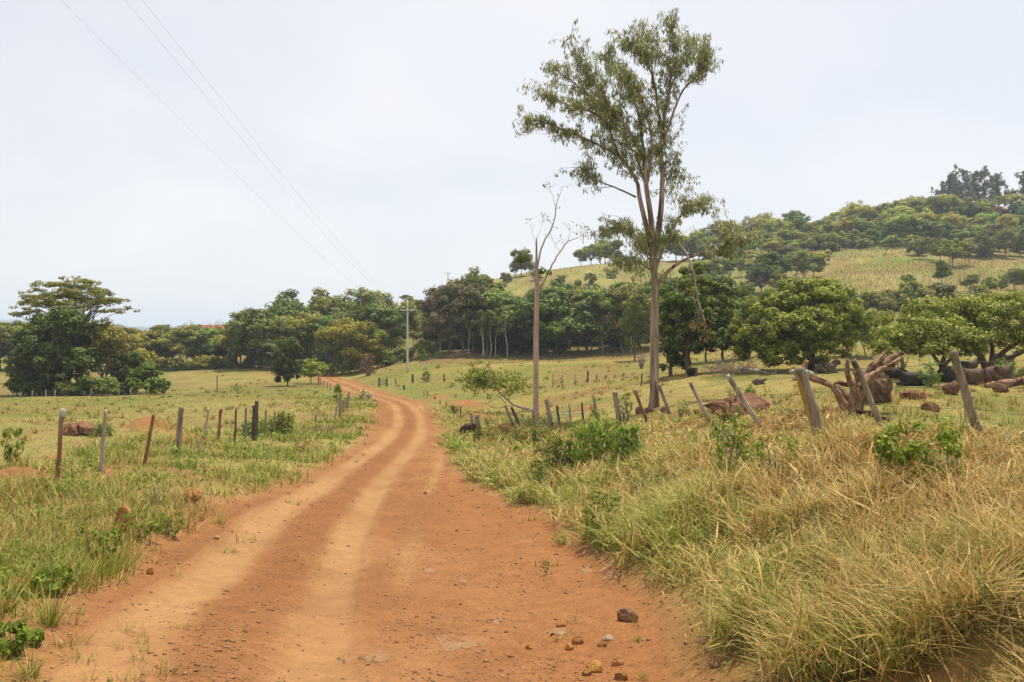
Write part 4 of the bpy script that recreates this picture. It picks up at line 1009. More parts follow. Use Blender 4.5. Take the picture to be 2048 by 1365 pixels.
# ------------------------------------------------------------------ the trees of the near pasture
def shade_tree(name, seed, lobes, stems, per, crad, ll, lw, leafm, label, loc, color=(1, 1, 1), droop=.35, ncl=None, tone=.5):
    """lobes in metres relative to the foot; stems = [(polyline, r0, r1)]"""
    T = Tree(seed); rng = T.rng
    ends = []
    for P, r0, r1 in stems:
        Q = crom(P, len(P) * 4); T.wood.add(*tube(Q, np.linspace(r0, r1, len(Q)) * np.where(np.arange(len(Q)) == 0, 1.3, 1), 9, .15, seed), .5); ends.append(Q[-1])
    ends = np.array(ends)
    for lb in lobes:
        c = np.array(lb[:3]); r = np.array(lb[3:6])
        s = ends[np.argmin(np.linalg.norm(ends - c, axis=1))]
        T.branch(wob_line(rng, s, c, 5, .14, .08), .09, .03, 6)
        n = int((lb[6] if len(lb) > 6 else 1) * 7.5 * (r[0] * r[1] * r[2]) ** (2 / 3) / crad ** 1.2 / 1.6) + 4
        d = rnd_unit(rng, n); d[:, 2] = np.where(d[:, 2] < -.85, -d[:, 2], d[:, 2])
        lt = tone + rng.normal() * .07
        for k in range(n):
            p = c + d[k] * rng.uniform(.62, 1.02) * r
            if rng.random() < .4: T.branch(wob_line(rng, c + (p - c) * .3, p, 3, .15), .03, .008, 4)
            T.clump(p, crad * rng.uniform(.7, 1.25), int(per * rng.uniform(.75, 1.25)), ll, lw, droop, d[k], lt + rng.normal() * .08 + .10 * d[k][2])  # tone rises towards the lobe top: light painted into the crown
    tm, cm = T.meshes(name, BARK, leafm)
    e = empty('shade_tree', loc); obj('trunk', tm, e, color=(.9, .8, .75)); obj('crown', cm, e, color=color)
    return tag(e, label, 'tree', 'shade trees in the pasture')
def M(px, py, ref, dy=0.0):
    """photo pixel to metres relative to a foot point, at the foot's distance (+ dy)"""
    Y = ref.y + dy
    return np.array([(px - 1024) / F * Y - ref.x, dy, -(py - HZ) / F * Y - ref.z])
# round shade tree
p = hit(1622, 742)
k = p.y / F
def lob(ref, px, py, rx, rz, dy=0.0, ry=None, w=1): 
    c = M(px, py, ref, dy); s = ref.y / F
    return (*c, rx * s, (ry or rx) * s, rz * s, w)
shade_tree('mango', 601, [lob(p, 1600, 600, 62, 42, 1.2), lob(p, 1665, 615, 55, 46, .8), lob(p, 1545, 625, 55, 42, 0), lob(p, 1515, 660, 48, 44, -1.2), lob(p, 1570, 670, 60, 40, -2.2), lob(p, 1630, 660, 52, 44, -1.6),
                          lob(p, 1690, 650, 38, 40, .5), lob(p, 1500, 695, 34, 30, -.6), lob(p, 1555, 710, 40, 26, -1.8), lob(p, 1610, 705, 44, 28, -.6), lob(p, 1670, 690, 34, 30, .8), lob(p, 1640, 590, 50, 34, 2.2), lob(p, 1580, 640, 70, 50, 1.8)],
           [([(0, 0, -.2), (.05, 0, 1.2), (-.1, 0, 2.4)], .34, .22), ([(0, 0, 1.0), (-.8, -.3, 2.2), (-1.8, -.6, 3.0)], .18, .09), ([(.05, 0, 1.3), (.9, .4, 2.4), (1.8, .4, 3.4)], .17, .09)],
           105, .48, .23, .125, LEAF_MID, 'large round dense green shade tree with a dark trunk, cattle lying under it', p, (1.05, 1.05, .8), tone=.52)
# broad low tree at the edge
p2 = hit(1968, 752)
L2 = [lob(p2, x, y, rx, rz, dy) for x, y, rx, rz, dy in ((1790, 655, 42, 34, 0), (1835, 640, 50, 40, .6), (1880, 650, 50, 40, -1), (1925, 640, 52, 42, .4), (1970, 632, 54, 42, 1.2), (2010, 650, 50, 38, -1), (2050, 640, 56, 44, .5),
                                                     (2100, 650, 54, 44, .5), (2150, 665, 50, 38, 0), (1775, 685, 34, 26, -.6), (1850, 685, 44, 26, -1.2), (1915, 690, 44, 22, -.6), (1985, 682, 46, 24, -1.4), (2060, 684, 44, 22, -.8), (1950, 620, 60, 26, 2), (2030, 618, 60, 30, 2), (1860, 625, 52, 28, 2.2))]
shade_tree('broad_low', 611, L2,
           [([M(1975, 756, p2), M(1968, 725, p2), M(1950, 700, p2), M(1925, 680, p2)], .24, .10), ([M(1978, 756, p2, .1), M(1990, 722, p2, .1), M(2020, 695, p2), M(2060, 672, p2)], .20, .09), ([M(1980, 740, p2), M(1985, 700, p2), M(1975, 665, p2)], .16, .08),
            ([M(2000, 722, p2), M(2060, 700, p2, -.5), M(2110, 680, p2)], .09, .05)],
           80, .46, .19, .11, LEAF_OLIVE, 'broad low spreading tree with short forked trunk at the picture edge', p2, (1.0, 1.08, .72), tone=.5)
p3 = hit(1882, 762)
L3 = [lob(p3, x, y, rx, rz, dy) for x, y, rx, rz, dy in ((1850, 668, 48, 34, 0), (1900, 672, 48, 32, .3), (1810, 672, 40, 34, .5), (1780, 690, 26, 22, 0), (1930, 690, 36, 20, -.3), (1868, 700, 40, 16, -.8))]
shade_tree('broad_low_b', 613, L3, [([M(1883, 762, p3), M(1884, 735, p3), M(1890, 712, p3), M(1905, 690, p3)], .17, .08), ([M(1884, 740, p3), M(1900, 720, p3), M(1935, 702, p3)], .12, .05), ([M(1883, 735, p3), M(1862, 705, p3), M(1840, 685, p3)], .10, .05)],
           80, .46, .19, .11, LEAF_OLIVE, 'smaller forked tree left of the broad low one, cattle resting beneath', p3, (.98, 1.06, .74), tone=.5)
# dark pair left of the round one
p4 = hit(1375, 749)
shade_tree('dark_pair', 621, [lob(p4, x, y, rx, rz, dy) for x, y, rx, rz, dy in ((1375, 600, 42, 40, 0), (1400, 640, 48, 44, .3), (1350, 640, 40, 44, .5), (1430, 610, 40, 44, 1.2), (1420, 680, 44, 34, 0), (1375, 680, 42, 30, -.4), (1450, 660, 36, 40, .8), (1390, 560, 32, 32, .8))],
           [([(0, 0, -.2), (.02, 0, 1.4), (.1, 0, 3)], .19, .13), ([(.02, 0, 1.8), (.9, .3, 3), (1.8, .5, 4)], .10, .06)], 95, .46, .23, .13, LEAF_DARK, 'dark green shade tree with straight bare trunk beside the black cow', p4, (.95, 1, .85), tone=.42)
p5 = hit(1341, 752)
shade_tree('dark_single', 622, [lob(p5, x, y, rx, rz, dy) for x, y, rx, rz, dy in ((1345, 640, 28, 40, 0), (1350, 690, 28, 34, -.2), (1340, 720, 22, 20, 0), (1358, 655, 26, 34, .4), (1336, 600, 24, 34, .2), (1372, 722, 9, 16, -.3))],
           [([(0, 0, -.2), (.0, 0, 1.2), (.05, 0, 3)], .17, .10)], 55, .42, .28, .15, LEAF_DARK, 'narrow dark tree leafy to the ground right of the eucalyptus trunk', p5, (.85, .95, .85), tone=.42)
p6 = hit(1268, 722)
shade_tree('weeping', 623, [lob(p6, x, y, rx, rz, dy, None, .8) for x, y, rx, rz, dy in ((1275, 620, 28, 30, 0), (1262, 645, 22, 30, 0), (1285, 660, 20, 34, 0), (1265, 680, 14, 26, 0), (1290, 600, 26, 26, .4))],
           [([(0.1, 0, -.2), (.1, 0, 2), (.2, 0, 4)], .12, .07)], 55, .5, .34, .10, LEAF_FRESH, 'yellow green weeping tree close behind the eucalyptus trunk', p6, (.85, .72, .7), .9, tone=.4)
single('broad2', 1445, 88, 9.4, 'tall dark tree rising behind the heap of dead branches', (.85, .9, .8), .9)
single('mid1', 1490, 92, 7.6, 'greyish green tree between dead branches and round shade tree', (.8, .85, .8), .9)
single('broad0', 1412, 92, 8.6, 'dark leafy tree just behind the dark shade tree', (.8, .9, .8), .8)
single('olive0', 1740, 74, 4.6, 'pale green airy tree filling the gap right of the round tree', (.95, 1.05, .75), 1.3)

# ------------------------------------------------------------------ the big eucalyptus
E = hit(1308, 817)
def eucalypt():
    T = Tree(701); rng = T.rng
    def pl(pts, dy0, dy1):
        n = len(pts); return np.array([M(a, b, E, dy0 + (dy1 - dy0) * i / (n - 1)) for i, (a, b) in enumerate(pts)])
    trunk = pl([(1309, 822), (1309, 760), (1309, 690), (1310, 620), (1310, 575), (1307, 530), (1306, 505)], 0, 0)
    Q = crom(trunk, 40)
    R = np.interp(np.linspace(0, 1, 40), [0, .04, .12, .5, .8, 1], [.42, .295, .255, .215, .19, .18])
    T.wood.add(*tube(Q, R, 16, .16, 7), .5)
    main = [  # (points, depth at start/end, r0, r1, leafy from)
        ([(1306, 512), (1319, 445), (1326, 351), (1325, 283), (1336, 190), (1346, 118), (1340, 48)], 0, 1.0, .20, .02, .35),
        ([(1325, 290), (1361, 190), (1395, 150), (1416, 100)], .3, -1.2, .08, .015, .45),
        ([(1336, 190), (1365, 120), (1385, 85)], .7, 2.2, .06, .015, .3),
        ([(1306, 512), (1302, 436), (1293, 373), (1289, 317), (1259, 258), (1212, 198), (1183, 147), (1150, 86)], 0, -1.5, .18, .015, .32),
        ([(1289, 317), (1272, 211), (1238, 147), (1221, 98)], -.5, 1.6, .10, .015, .15),
        ([(1303, 495), (1280, 402), (1272, 360), (1238, 313), (1183, 283), (1127, 258), (1058, 234)], 0, .6, .15, .012, .35),
        ([(1238, 313), (1204, 237), (1127, 203), (1080, 185)], .3, -2.0, .08, .012, .2),
        ([(1259, 258), (1161, 177), (1112, 138)], -.8, 2.0, .07, .012, .15),
        ([(1272, 395), (1229, 373), (1190, 356), (1172, 328)], .1, -1.0, .06, .01, .35),
        ([(1325, 283), (1306, 160), (1275, 108), (1256, 86)], .5, -1.0, .09, .012, .2),
        ([(1306, 175), (1300, 100), (1292, 64)], 0, 1.4, .06, .012, .2),
        ([(1293, 373), (1305, 290), (1290, 200), (1270, 150)], -.4, -2.4, .09, .012, .25),
        ([(1302, 430), (1280, 330), (1235, 250), (1190, 200)], 0, 2.6, .09, .012, .3),
        ([(1305, 520), (1270, 470), (1235, 455), (1210, 465)], 0, -1.5, .06, .012, .35),
        ([(1308, 540), (1340, 470), (1370, 420), (1405, 405)], 0, 1.0, .07, .012, .4),
        ([(1308, 545), (1285, 530), (1262, 520), (1250, 540)], 0, -1.4, .06, .012, .3),
        ([(1308, 545), (1290, 500), (1258, 440)], 0, 1.6, .06, .012, .35),
        ([(1310, 575), (1335, 545), (1382, 515), (1446, 502), (1490, 480)], 0, -1.2, .13, .02, .62),
        ([(1446, 502), (1480, 502), (1505, 508)], -.8, -1.4, .03, .01, 2),
        ([(1430, 504), (1445, 470), (1470, 445)], -.6, .4, .04, .01, .3),
        ([(1308, 560), (1325, 500), (1345, 470)], 0, -1.0, .06, .02, .4),
        ([(1322, 350), (1340, 330), (1352, 345)], .4, -.5, .03, .008, .3),
        ([(1324, 400), (1338, 360), (1350, 380)], .4, .8, .03, .008, .3),
    ]
    lens = {}
    for pts, d0, d1, r0, r1, lf in main:
        P = crom(pl(pts, d0, d1), max(10, len(pts) * 5)); n = len(P)
        P[1:] += np.cumsum(rng.normal(0, .03, (n - 1, 3)), 0) * np.linspace(0, 1, n - 1)[:, None]
        T.wood.add(*tube(P, np.linspace(r0, r1, n), 7, .08, int(r0 * 900)), .5)
        dirn = np.gradient(P, axis=0)
        seg = np.linalg.norm(np.diff(P, axis=0), axis=1).sum()
        if lf > 1: continue
        nsub = int(seg * 5.2)
        for _ in range(nsub):
            t = rng.uniform(lf, 1.0); j = min(int(t * (n - 1)), n - 1)
            d = dirn[j] / np.linalg.norm(dirn[j]) * .9 + rnd_unit(rng, 1)[0] * .75; d[2] += .30; d /= np.linalg.norm(d)
            ln = rng.uniform(.7, 2.5) * (1.15 - .5 * t)
            S = wob_line(rng, P[j], P[j] + d * ln, 4, .12); S[:, 2] -= .12 * np.linspace(0, 1, len(S)) ** 2 * ln
            T.branch(S, .022, .005, 4)
            for u in (.3, .5, .7, .85, 1.0):
                if rng.random() < .8:
                    c = S[int(u * (len(S) - 1))] + np.array([rng.normal() * .15, rng.normal() * .15, -.14])
                    T.clump(c, .25 * rng.uniform(.6, 1.4), int(rng.uniform(8, 20)), .25, .060, 1.25, None, .46 + rng.normal() * .12, .20, 1.05, .1)
        T.clump(P[-1], .4, 40, .25, .06, 1.2, None, .55, .2, 1.0, .1)
    # leftover foliage low on the trunk
    for _ in range(34):
        c = M(rng.uniform(1265, 1340), rng.uniform(470, 560), E, rng.uniform(-1.2, 1.2)); T.clump(c, .42, 26, .24, .06, 1.2, None, .5, .2, 1, .1)
    tm, cm = T.meshes('eucalypt', BARK_EUC, LEAF_BLUE)
    e = empty('eucalyptus_tree', E); obj('trunk', tm, e, color=(1.0, .90, .82)); obj('crown', cm, e, color=(1.28, 1.25, 1.0))
    # torn, hanging dead limb
    D = Tree(702)
    P = crom(np.array([M(a, b, E, -.9) for a, b in ((1343, 460), (1352, 478), (1374, 509), (1380, 528), (1388, 548), (1392, 575), (1399, 610), (1412, 648))]), 30)
    D.branch(P, .075, .012, 7, .1)
    for j, (dx_, dz_) in ((20, (-.1, -2.2)), (23, (.25, -1.4)), (25, (-.2, -1.2)), (27, (.3, -.8)), (17, (-.25, -.9)), (28, (0, -1.0))):
        S = wob_line(D.rng, P[j], P[j] + np.array([dx_, .1, dz_]), 5, .06); D.branch(S, .018, .004, 4)
        D.clump(S[-1], .35, 22, .22, .05, 1.2, None, .8)
    b = obj('hanging_dead_limb', D.wood.mesh('dead_limb', BARK_PALE, True), e, color=(1.35, 1.25, 1.15)); b['label'] = 'pale broken limb hanging down'
    lf = obj('withered_leaves', D.leaf.mesh('dead_leaves', LEAF_DRY), b, color=(.9, .9, .9))
    tag(e, 'very tall eucalyptus with pale straight trunk and high leaning crown', 'tree')
eucalypt()

# ------------------------------------------------------------------ the thin half dead tree beside it
G = hit(1073, 838)
def thin_tree():
    T = Tree(711); rng = T.rng
    def pl(pts, dy0=0, dy1=0): return np.array([M(a, b, G, dy0 + (dy1 - dy0) * i / (len(pts) - 1)) for i, (a, b) in enumerate(pts)])
    P = crom(pl([(1072, 843), (1072, 760), (1072, 680), (1073, 610), (1074, 560), (1073, 520), (1073, 476)]), 36)
    T.wood.add(*tube(P, np.interp(np.linspace(0, 1, 36), [0, .06, .5, .75, .85, 1], [.27, .19, .15, .125, .08, .045]), 12, .10, 3), .5)
    tops = [([(1074, 540), (1085, 492), (1106, 449), (1113, 407), (1118, 395), (1125, 371)], .07, .008, -.5), ([(1074, 592), (1092, 555), (1110, 521), (1134, 485), (1152, 478), (1172, 464)], .08, .008, .5),
            ([(1074, 568), (1064, 552), (1055, 543)], .04, .01, 0), ([(1113, 420), (1104, 390), (1100, 376)], .02, .005, -.8), ([(1134, 487), (1140, 462), (1130, 452)], .02, .004, .8), ([(1106, 449), (1092, 440), (1080, 448)], .015, .004, -1),
            ([(1073, 500), (1066, 470), (1060, 450)], .018, .004, .4), ([(1120, 505), (1105, 480), (1100, 462)], .016, .004, .3), ([(1073, 480), (1083, 452), (1088, 440)], .015, .004, -.2), ([(1066, 530), (1048, 515), (1035, 512)], .02, .006, .2), ([(1150, 478), (1165, 470), (1168, 458)], .012, .003, .6)]
    for pts, r0, r1, dy in tops:
        S = crom(pl(pts, 0, dy), len(pts) * 4); S[1:] += rng.normal(0, .02, (len(S) - 1, 3)); T.branch(S, r0, r1, 6)
        for _ in range(5):
            j = int(rng.integers(len(S) // 2, len(S))); e = S[j] + np.array([rng.normal() * .35, rng.normal() * .3, rng.uniform(.1, .6)])
            T.branch(wob_line(rng, S[j], e, 3, .1), .008, .003, 3)
            if rng.random() < .6: T.clump(e, .25, int(rng.uniform(3, 9)), .15, .08, .6, None, .6)
    for a, b, n, r in ((1049, 516, 150, .42), (1038, 520, 70, .3), (1084, 541, 90, .32), (1098, 546, 40, .25), (1078, 646, 12, .2)):
        T.clump(M(a, b, G), r, n, .17, .10, .6, None, .55)
    tm, cm = T.meshes('thin_tree', BARK_PINK, LEAF_FRESH)
    e = empty('thin_tree', G); obj('trunk', tm, e, color=(1.05, 1, .98)); obj('crown', cm, e, color=(.5, .55, .55))
    tag(e, 'thin nearly leafless tree with smooth pinkish trunk left of the eucalyptus', 'tree')
thin_tree()
# a young tree blown over, still in leaf
def fallen_tree():
    B = hit(1062, 822); T = Tree(721); rng = T.rng
    def pl(pts, dy0=0, dy1=0): return np.array([M(a, b, B, dy0 + (dy1 - dy0) * i / (len(pts) - 1)) for i, (a, b) in enumerate(pts)])
    for pts, r0, r1, dy in (([(1066, 820), (1040, 815), (1022, 806), (1005, 790), (992, 778)], .11, .05, .4), ([(1030, 812), (1015, 812), (1002, 816), (985, 815), (970, 805)], .05, .02, -.4), ([(1012, 808), (1000, 795), (985, 790), (962, 795)], .04, .015, -.8),
                            ([(992, 778), (980, 765), (965, 755)], .04, .01, .5), ([(1005, 790), (1025, 790), (1045, 780)], .035, .012, .9), ([(992, 778), (1000, 760), (1010, 750)], .03, .01, .3), ([(985, 790), (960, 785), (935, 790)], .02, .006, -.6), ([(1000, 795), (975, 805), (950, 808)], .02, .005, -1)):
        T.branch(crom(pl(pts, 0, dy), 14), r0, r1, 6)
    s = B.y / F
    for _ in range(190):
        a, b = (rng.normal(966, 19), rng.normal(757, 14)) if rng.random() < .6 else (rng.normal(1025, 24), rng.normal(766, 11))
        T.clump(M(a, b, B, rng.normal() * .7), .30, 26, .16, .09, .45, None, .55 + rng.normal() * .12)
    tm, cm = T.meshes('fallen_tree', BARK_PALE, LEAF_OLIVE)
    e = empty('fallen_tree', B); obj('trunk', tm, e, color=(1.1, 1.05, 1)); obj('crown', cm, e, color=(.95, 1, .7))
    tag(e, 'toppled small tree still in leaf, lying against the thin pink trunk', 'tree')
fallen_tree()
# ------------------------------------------------------------------ fences, gate, poles, wires, house
WOOD_GREY = bark_material('weathered_wood', (.20, .16, .115), (.40, .33, .245), (.10, .076, .055), 9, .12, .9)
WOOD_RED = bark_material('reddish_wood', (.17, .085, .045), (.34, .19, .10), (.30, .25, .20), 9, .12, .9)
WOOD_DARK = bark_material('dark_wood', (.075, .058, .045), (.18, .145, .115), None, 9, .12, .9)
WOOD_PALE = bark_material('pale_wood', (.36, .30, .235), (.52, .45, .36), (.24, .20, .16), 9, .12, .9)
def simple_mat(name, col, rough=.8, metal=0.0, nscale=20, amt=.25):
    m, nt = new_mat(name); tcn = N(nt, 'ShaderNodeTexCoord'); n = noise(nt, tcn.outputs['Object'], nscale, 5, .6)
    c = mixc(nt, n, tuple(v * (1 - amt) for v in col), tuple(min(1, v * (1 + amt)) for v in col))
    p = out_principled(nt, c, rough, .3, n, .25, .01); p.inputs['Metallic'].default_value = metal
    return m
WIRE = simple_mat('rusty_wire', (.12, .10, .09), .6, .6)
CABLE = simple_mat('cable', (.30, .30, .32), .6, .0)
CONCRETE = simple_mat('concrete', (.55, .52, .46), .9)
CLOTH = simple_mat('pale_rag', (.40, .37, .33), .9, 0, 8, .35)
PW = np.random.default_rng(33)
def post_mesh(a, b, r, mat, sides=12, bent=.02, taper=.9):
    """post from foot a to head b, local to a"""
    a = np.asarray(a, float); b = np.asarray(b, float); d = b - a
    n = 9; t = np.linspace(0, 1, n)[:, None]
    P = d * t; ln = np.linalg.norm(d)
    P[1:-1] += np.cumsum(PW.normal(0, bent * ln / n * 1.6, (n - 2, 3)), 0) * [1, 1, 0]
    P = np.vstack([-d / ln * .18, P])
    R = r * np.linspace(1.05, taper, n + 1) * PW.uniform(.93, 1.07, n + 1)
    g = Geo(); P = crom(P, 26); R = np.interp(np.linspace(0, 1, 26), np.linspace(0, 1, n + 1), R); V, Q = tube(P, R, sides, .30, int(PW.integers(99)))
    top = V[:, 2] > d[2] - .03
    V[top, 2] += PW.uniform(-.02, .03, top.sum())
    g.add(V, Q)
    return g.mesh('post', mat, True)
def fence(name, label, posts, wires, wmat=WIRE, wr=.003, group='fences', sag=.03, fwires=None):
    """posts: (head px, head py, foot px, foot py, thickness px, material, distance or None)"""
    e = None; ax = []
    for (hx, hy, fx, fy, t, m, Y) in posts:
        f = hit(fx, fy) if Y is None else Vector(((fx - 1024) / F * Y, Y, gz((fx - 1024) / F * Y, Y)))
        head = Vector(((hx - 1024) / F * f.y, f.y + PW.uniform(-.05, .05), -(hy - HZ) / F * f.y))
        if head.z < f.z + .3: head.z = f.z + 1.0
        if e is None: e = empty(name, f)
        o = obj('post', post_mesh(f, head, t * .43 / F * f.y, m), e, loc=f - e.location)
        ax.append((f, head, o))
    order = range(len(ax))
    for w in wires:
        pts = []
        for i in order:
            f, h, _ = ax[i]; pts.append(np.array(f.lerp(h, w)) + np.array([0, -.02, 0]))
        P = []
        for i in range(len(pts) - 1):
            t = np.linspace(0, 1, 7)[:-1, None]
            s = pts[i] + (pts[i + 1] - pts[i]) * t; s[:, 2] -= sag * 4 * t[:, 0] * (1 - t[:, 0]) * np.linalg.norm(pts[i + 1] - pts[i]) * .25
            P.append(s)
        P = np.vstack(P + [pts[-1][None]])
        g = Geo(); g.add(*tube(P - np.array(e.location), wr * np.interp(P[:, 1], [0, 25, 60, 120], [1, 1, 1.6, 2.5]), 4))
        obj('wire', g.mesh('wire', wmat), e)
    tag(e, label, 'fence', group)
    return e, ax
lf, lax = fence('wire_fence', 'roadside wire fence of crooked wooden posts left of the road', [
    (40, 820, 22, 985, 10, WOOD_GREY, 14.8)][:0] + [
    (126, 822, 115, 962, 10, WOOD_RED, None), (210, 822, 201, 945, 9, WOOD_PALE, None), (306, 830, 288, 934, 8, WOOD_RED, None), (363, 815, 356, 910, 12, WOOD_GREY, None), (415, 818, 409, 878, 6, WOOD_PALE, None),
    (443, 818, 437, 883, 7, WOOD_RED, None), (472, 818, 469, 884, 5, WOOD_DARK, None), (493, 816, 490, 883, 5, WOOD_GREY, None), (507, 812, 505, 882, 7, WOOD_DARK, None), (514, 802, 511, 882, 9, WOOD_DARK, None),
    (532, 820, 531, 875, 4, WOOD_GREY, None), (549, 823, 548, 873, 4, WOOD_GREY, None), (566, 825, 565, 871, 4, WOOD_GREY, None), (578, 828, 577, 869, 4, WOOD_GREY, None)], (.9, .68, .45, .22), group='fences', wr=.0022)
# rag tied round the first post's head
def rag():
    f, h, po = lax[0]
    ico = bmesh.new(); bmesh.ops.create_icosphere(ico, subdivisions=3, radius=.062)
    for v in ico.verts:
        n = v.co.normalized(); k = 1 + 1.1 * (fbm(np.array([n.x * 2.6 + n.z * 2]), np.array([n.y * 2.6 + n.z + 4]), 5, 4)[0] - .5)
        v.co = Vector((v.co.x * k * .9, v.co.y * k * .9, v.co.z * k * 1.35 + .02 * n.z))
    me = bpy.data.meshes.new('rag'); ico.to_mesh(me); ico.free(); me.materials.append(CLOTH)
    for p in me.polygons: p.use_smooth = True
    o = obj('wrapped_rag', me, po, loc=h - f + Vector((0, 0, -.05))); o['label'] = 'pale rag wrapped round the post head'
rag()
fence('wire_fence', 'second stretch of roadside fence running down to the road bend', [
    (632, 828, 631, 857, 4, WOOD_GREY, 46), (654, 830, 654, 850, 3, WOOD_GREY, 48), (673, 812, 671, 843, 4, WOOD_GREY, 49), (679, 806, 677, 840, 4, WOOD_GREY, 50.5), (683, 803, 681, 838, 4, WOOD_GREY, 52), (687, 800, 686, 836, 3.5, WOOD_GREY, 54),
    (692, 796, 691, 832, 3.5, WOOD_GREY, 56), (696, 790, 694, 828, 3.5, WOOD_GREY, 58), (698, 784, 697, 822, 3.5, WOOD_GREY, 61)], (.85, .45), group='fences')
fence('wire_fence', 'far line of thin posts along the left of the distant road', [
    (637, 755, 637, 773, 3, WOOD_RED, 112), (641, 757, 641, 774, 2.2, WOOD_GREY, 109), (648, 762, 648, 777, 2.2, WOOD_GREY, 105), (655, 765, 655, 780, 2.2, WOOD_GREY, 101), (661, 767, 661, 782, 2.2, WOOD_GREY, 97), (669, 770, 669, 785, 2.2, WOOD_GREY, 92), (681, 776, 681, 792, 2.2, WOOD_GREY, 84)], (.8, .4), group='fences')
rf, rax = fence('wire_fence', 'leaning weathered posts and wire on the bank right of the road', [
    (2150, 690, 2215, 935, 20, WOOD_GREY, 9.6), (1905, 704, 1965, 898, 19, WOOD_GREY, None), (1706, 722, 1770, 872, 14, WOOD_GREY, None), (1600, 738, 1640, 886, 28, WOOD_GREY, None), (1456, 752, 1522, 858, 11, WOOD_PALE, None),
    (1380, 765, 1420, 846, 8, WOOD_PALE, None), (1318, 770, 1342, 838, 8, WOOD_GREY, None), (1269, 780, 1298, 854, 8, WOOD_RED, None), (1229, 784, 1240, 852, 12, WOOD_GREY, None), (1189, 797, 1196, 850, 7, WOOD_GREY, None), (1164, 806, 1168, 853, 5, WOOD_DARK, None),
    (1138, 808, 1142, 853, 5, WOOD_PALE, None), (1114, 812, 1120, 855, 5, WOOD_DARK, None), (1092, 800, 1103, 858, 10, WOOD_GREY, None), (1064, 822, 1072, 856, 4, WOOD_GREY, None), (1023, 815, 1042, 856, 6, WOOD_DARK, None), (1010, 812, 1026, 852, 7, WOOD_GREY, None)], (.90, .66, .42, .18), group='fences', wr=.0036)
# stub of a branch on the thick corner post, and its band of orange lichen
def corner():
    f, h, po = rax[3]
    g = Geo(); P = crom(np.array([(0, 0, -.10), (.08, 0, .02), (.16, .02, .16)]), 8); g.add(*tube(P, np.linspace(.07, .045, 8), 8, .25, 3))
    o = obj('branch_stub', g.mesh('stub', WOOD_RED, True), po, loc=h - f)
    o['label'] = 'reddish broken branch stub on the thick post'
    m = simple_mat('orange_lichen', (.34, .20, .05), .95, 0, 30, .4)
    g = Geo(); d = np.array(h - f); n = 12
    t = np.linspace(.30, .93, n); Yd = f.y; r = 28 * .43 / F * Yd
    V = []; 
    for k in t:
        w = .5 * math.sin((k - .30) / .63 * math.pi) ** .5 + .05
        for a in np.linspace(-w, w, 5) + math.radians(215):
            V.append(d * k + r * 1.03 * np.array([math.cos(a), math.sin(a), 0]))
    i = np.arange(n * 5).reshape(n, 5); Q = np.stack([i[:-1, :-1], i[:-1, 1:], i[1:, 1:], i[1:, :-1]], -1).reshape(-1, 4)
    g.add(np.array(V), Q); o = obj('lichen_patch', g.mesh('lichen', m, True), po); o['label'] = 'orange lichen down one side of the thick post'
corner()
fence('wire_fence', 'short broken stubs of an old fence beside the calf', [
    (942, 826, 946, 856, 6, WOOD_GREY, 46), (953, 832, 958, 868, 13, WOOD_GREY, 41), (971, 838, 978, 862, 4, WOOD_DARK, 43.5), (921, 812, 922, 838, 3, WOOD_DARK, 54)], (.5,), group='fences')
fence('wire_fence', 'row of small dark posts on the right of the road beyond the calf', [
    (905, 812, 905, 828, 2.5, WOOD_DARK, 58), (893, 806, 893, 822, 2.5, WOOD_DARK, 62), (880, 800, 880, 816, 2.5, WOOD_DARK, 66), (870, 792, 870, 810, 2.6, WOOD_DARK, 70), (855, 782, 855, 803, 2.6, WOOD_DARK, 76), (848, 782, 848, 797, 2.5, WOOD_DARK, 80), (807, 771, 809, 784, 5, WOOD_DARK, 90), (797, 770, 798, 781, 2.5, WOOD_RED, 93), (791, 771, 792, 780, 2.2, WOOD_RED, 96)], (.6,), group='fences')
fence('wire_fence', 'low sagging fence across the middle of the right pasture', [
    (1106, 750, 1106, 764, 2, WOOD_DARK, 79), (1125, 750, 1125, 763, 2.2, WOOD_GREY, 79), (1150, 749, 1150, 763, 2.2, WOOD_GREY, 79), (1176, 743, 1175, 762, 4.5, WOOD_DARK, 80), (1194, 749, 1193, 763, 2.4, WOOD_DARK, 80), (1213, 750, 1210, 763, 2.2, WOOD_DARK, 80), (1231, 750, 1228, 763, 2.2, WOOD_DARK, 80), (1248, 746, 1247, 762, 3.2, WOOD_DARK, 80)], (.15, .6), group='fences')
fence('wire_fence', 'pale posts in front of the tree clump in the left pasture', [
    (16, 788, 14, 800, 2.5, WOOD_PALE, 88), (43, 784, 41, 799, 2.5, WOOD_PALE, 88), (65, 781, 65, 798, 3, WOOD_PALE, 88), (92, 781, 92, 797, 3, WOOD_PALE, 88), (111, 781, 109, 796, 2.8, WOOD_PALE, 88.5), (183, 779, 181, 794, 2.8, WOOD_PALE, 89), (213, 779, 213, 794, 2.6, WOOD_GREY, 89), (238, 779, 238, 795, 2.2, WOOD_GREY, 89), (261, 779, 261, 793, 2.8, WOOD_PALE, 89)], (.8, .4), group='fences')
for (hx, hy, fx, fy, t, lab) in ((1394, 736, 1391, 754, 4, 'short dark lone post right of the black cow'), (825, 749, 826, 767, 5, 'leaning dark post in the pasture below the power pole'), (888, 748, 888, 765, 3, 'thin lone post in the pasture right of the round bush'), (434, 752, 434, 786, 2, 'thin dry stick standing in the left pasture'), (1284, 748, 1282, 772, 3, 'dark stick standing behind the eucalyptus trunk')):
    f = hit(fx, fy); h = Vector(((hx - 1024) / F * f.y, f.y, -(hy - HZ) / F * f.y))
    tag(obj('wooden_post', post_mesh(f, h, t * .5 / F * f.y, WOOD_DARK), loc=f), lab, 'post')
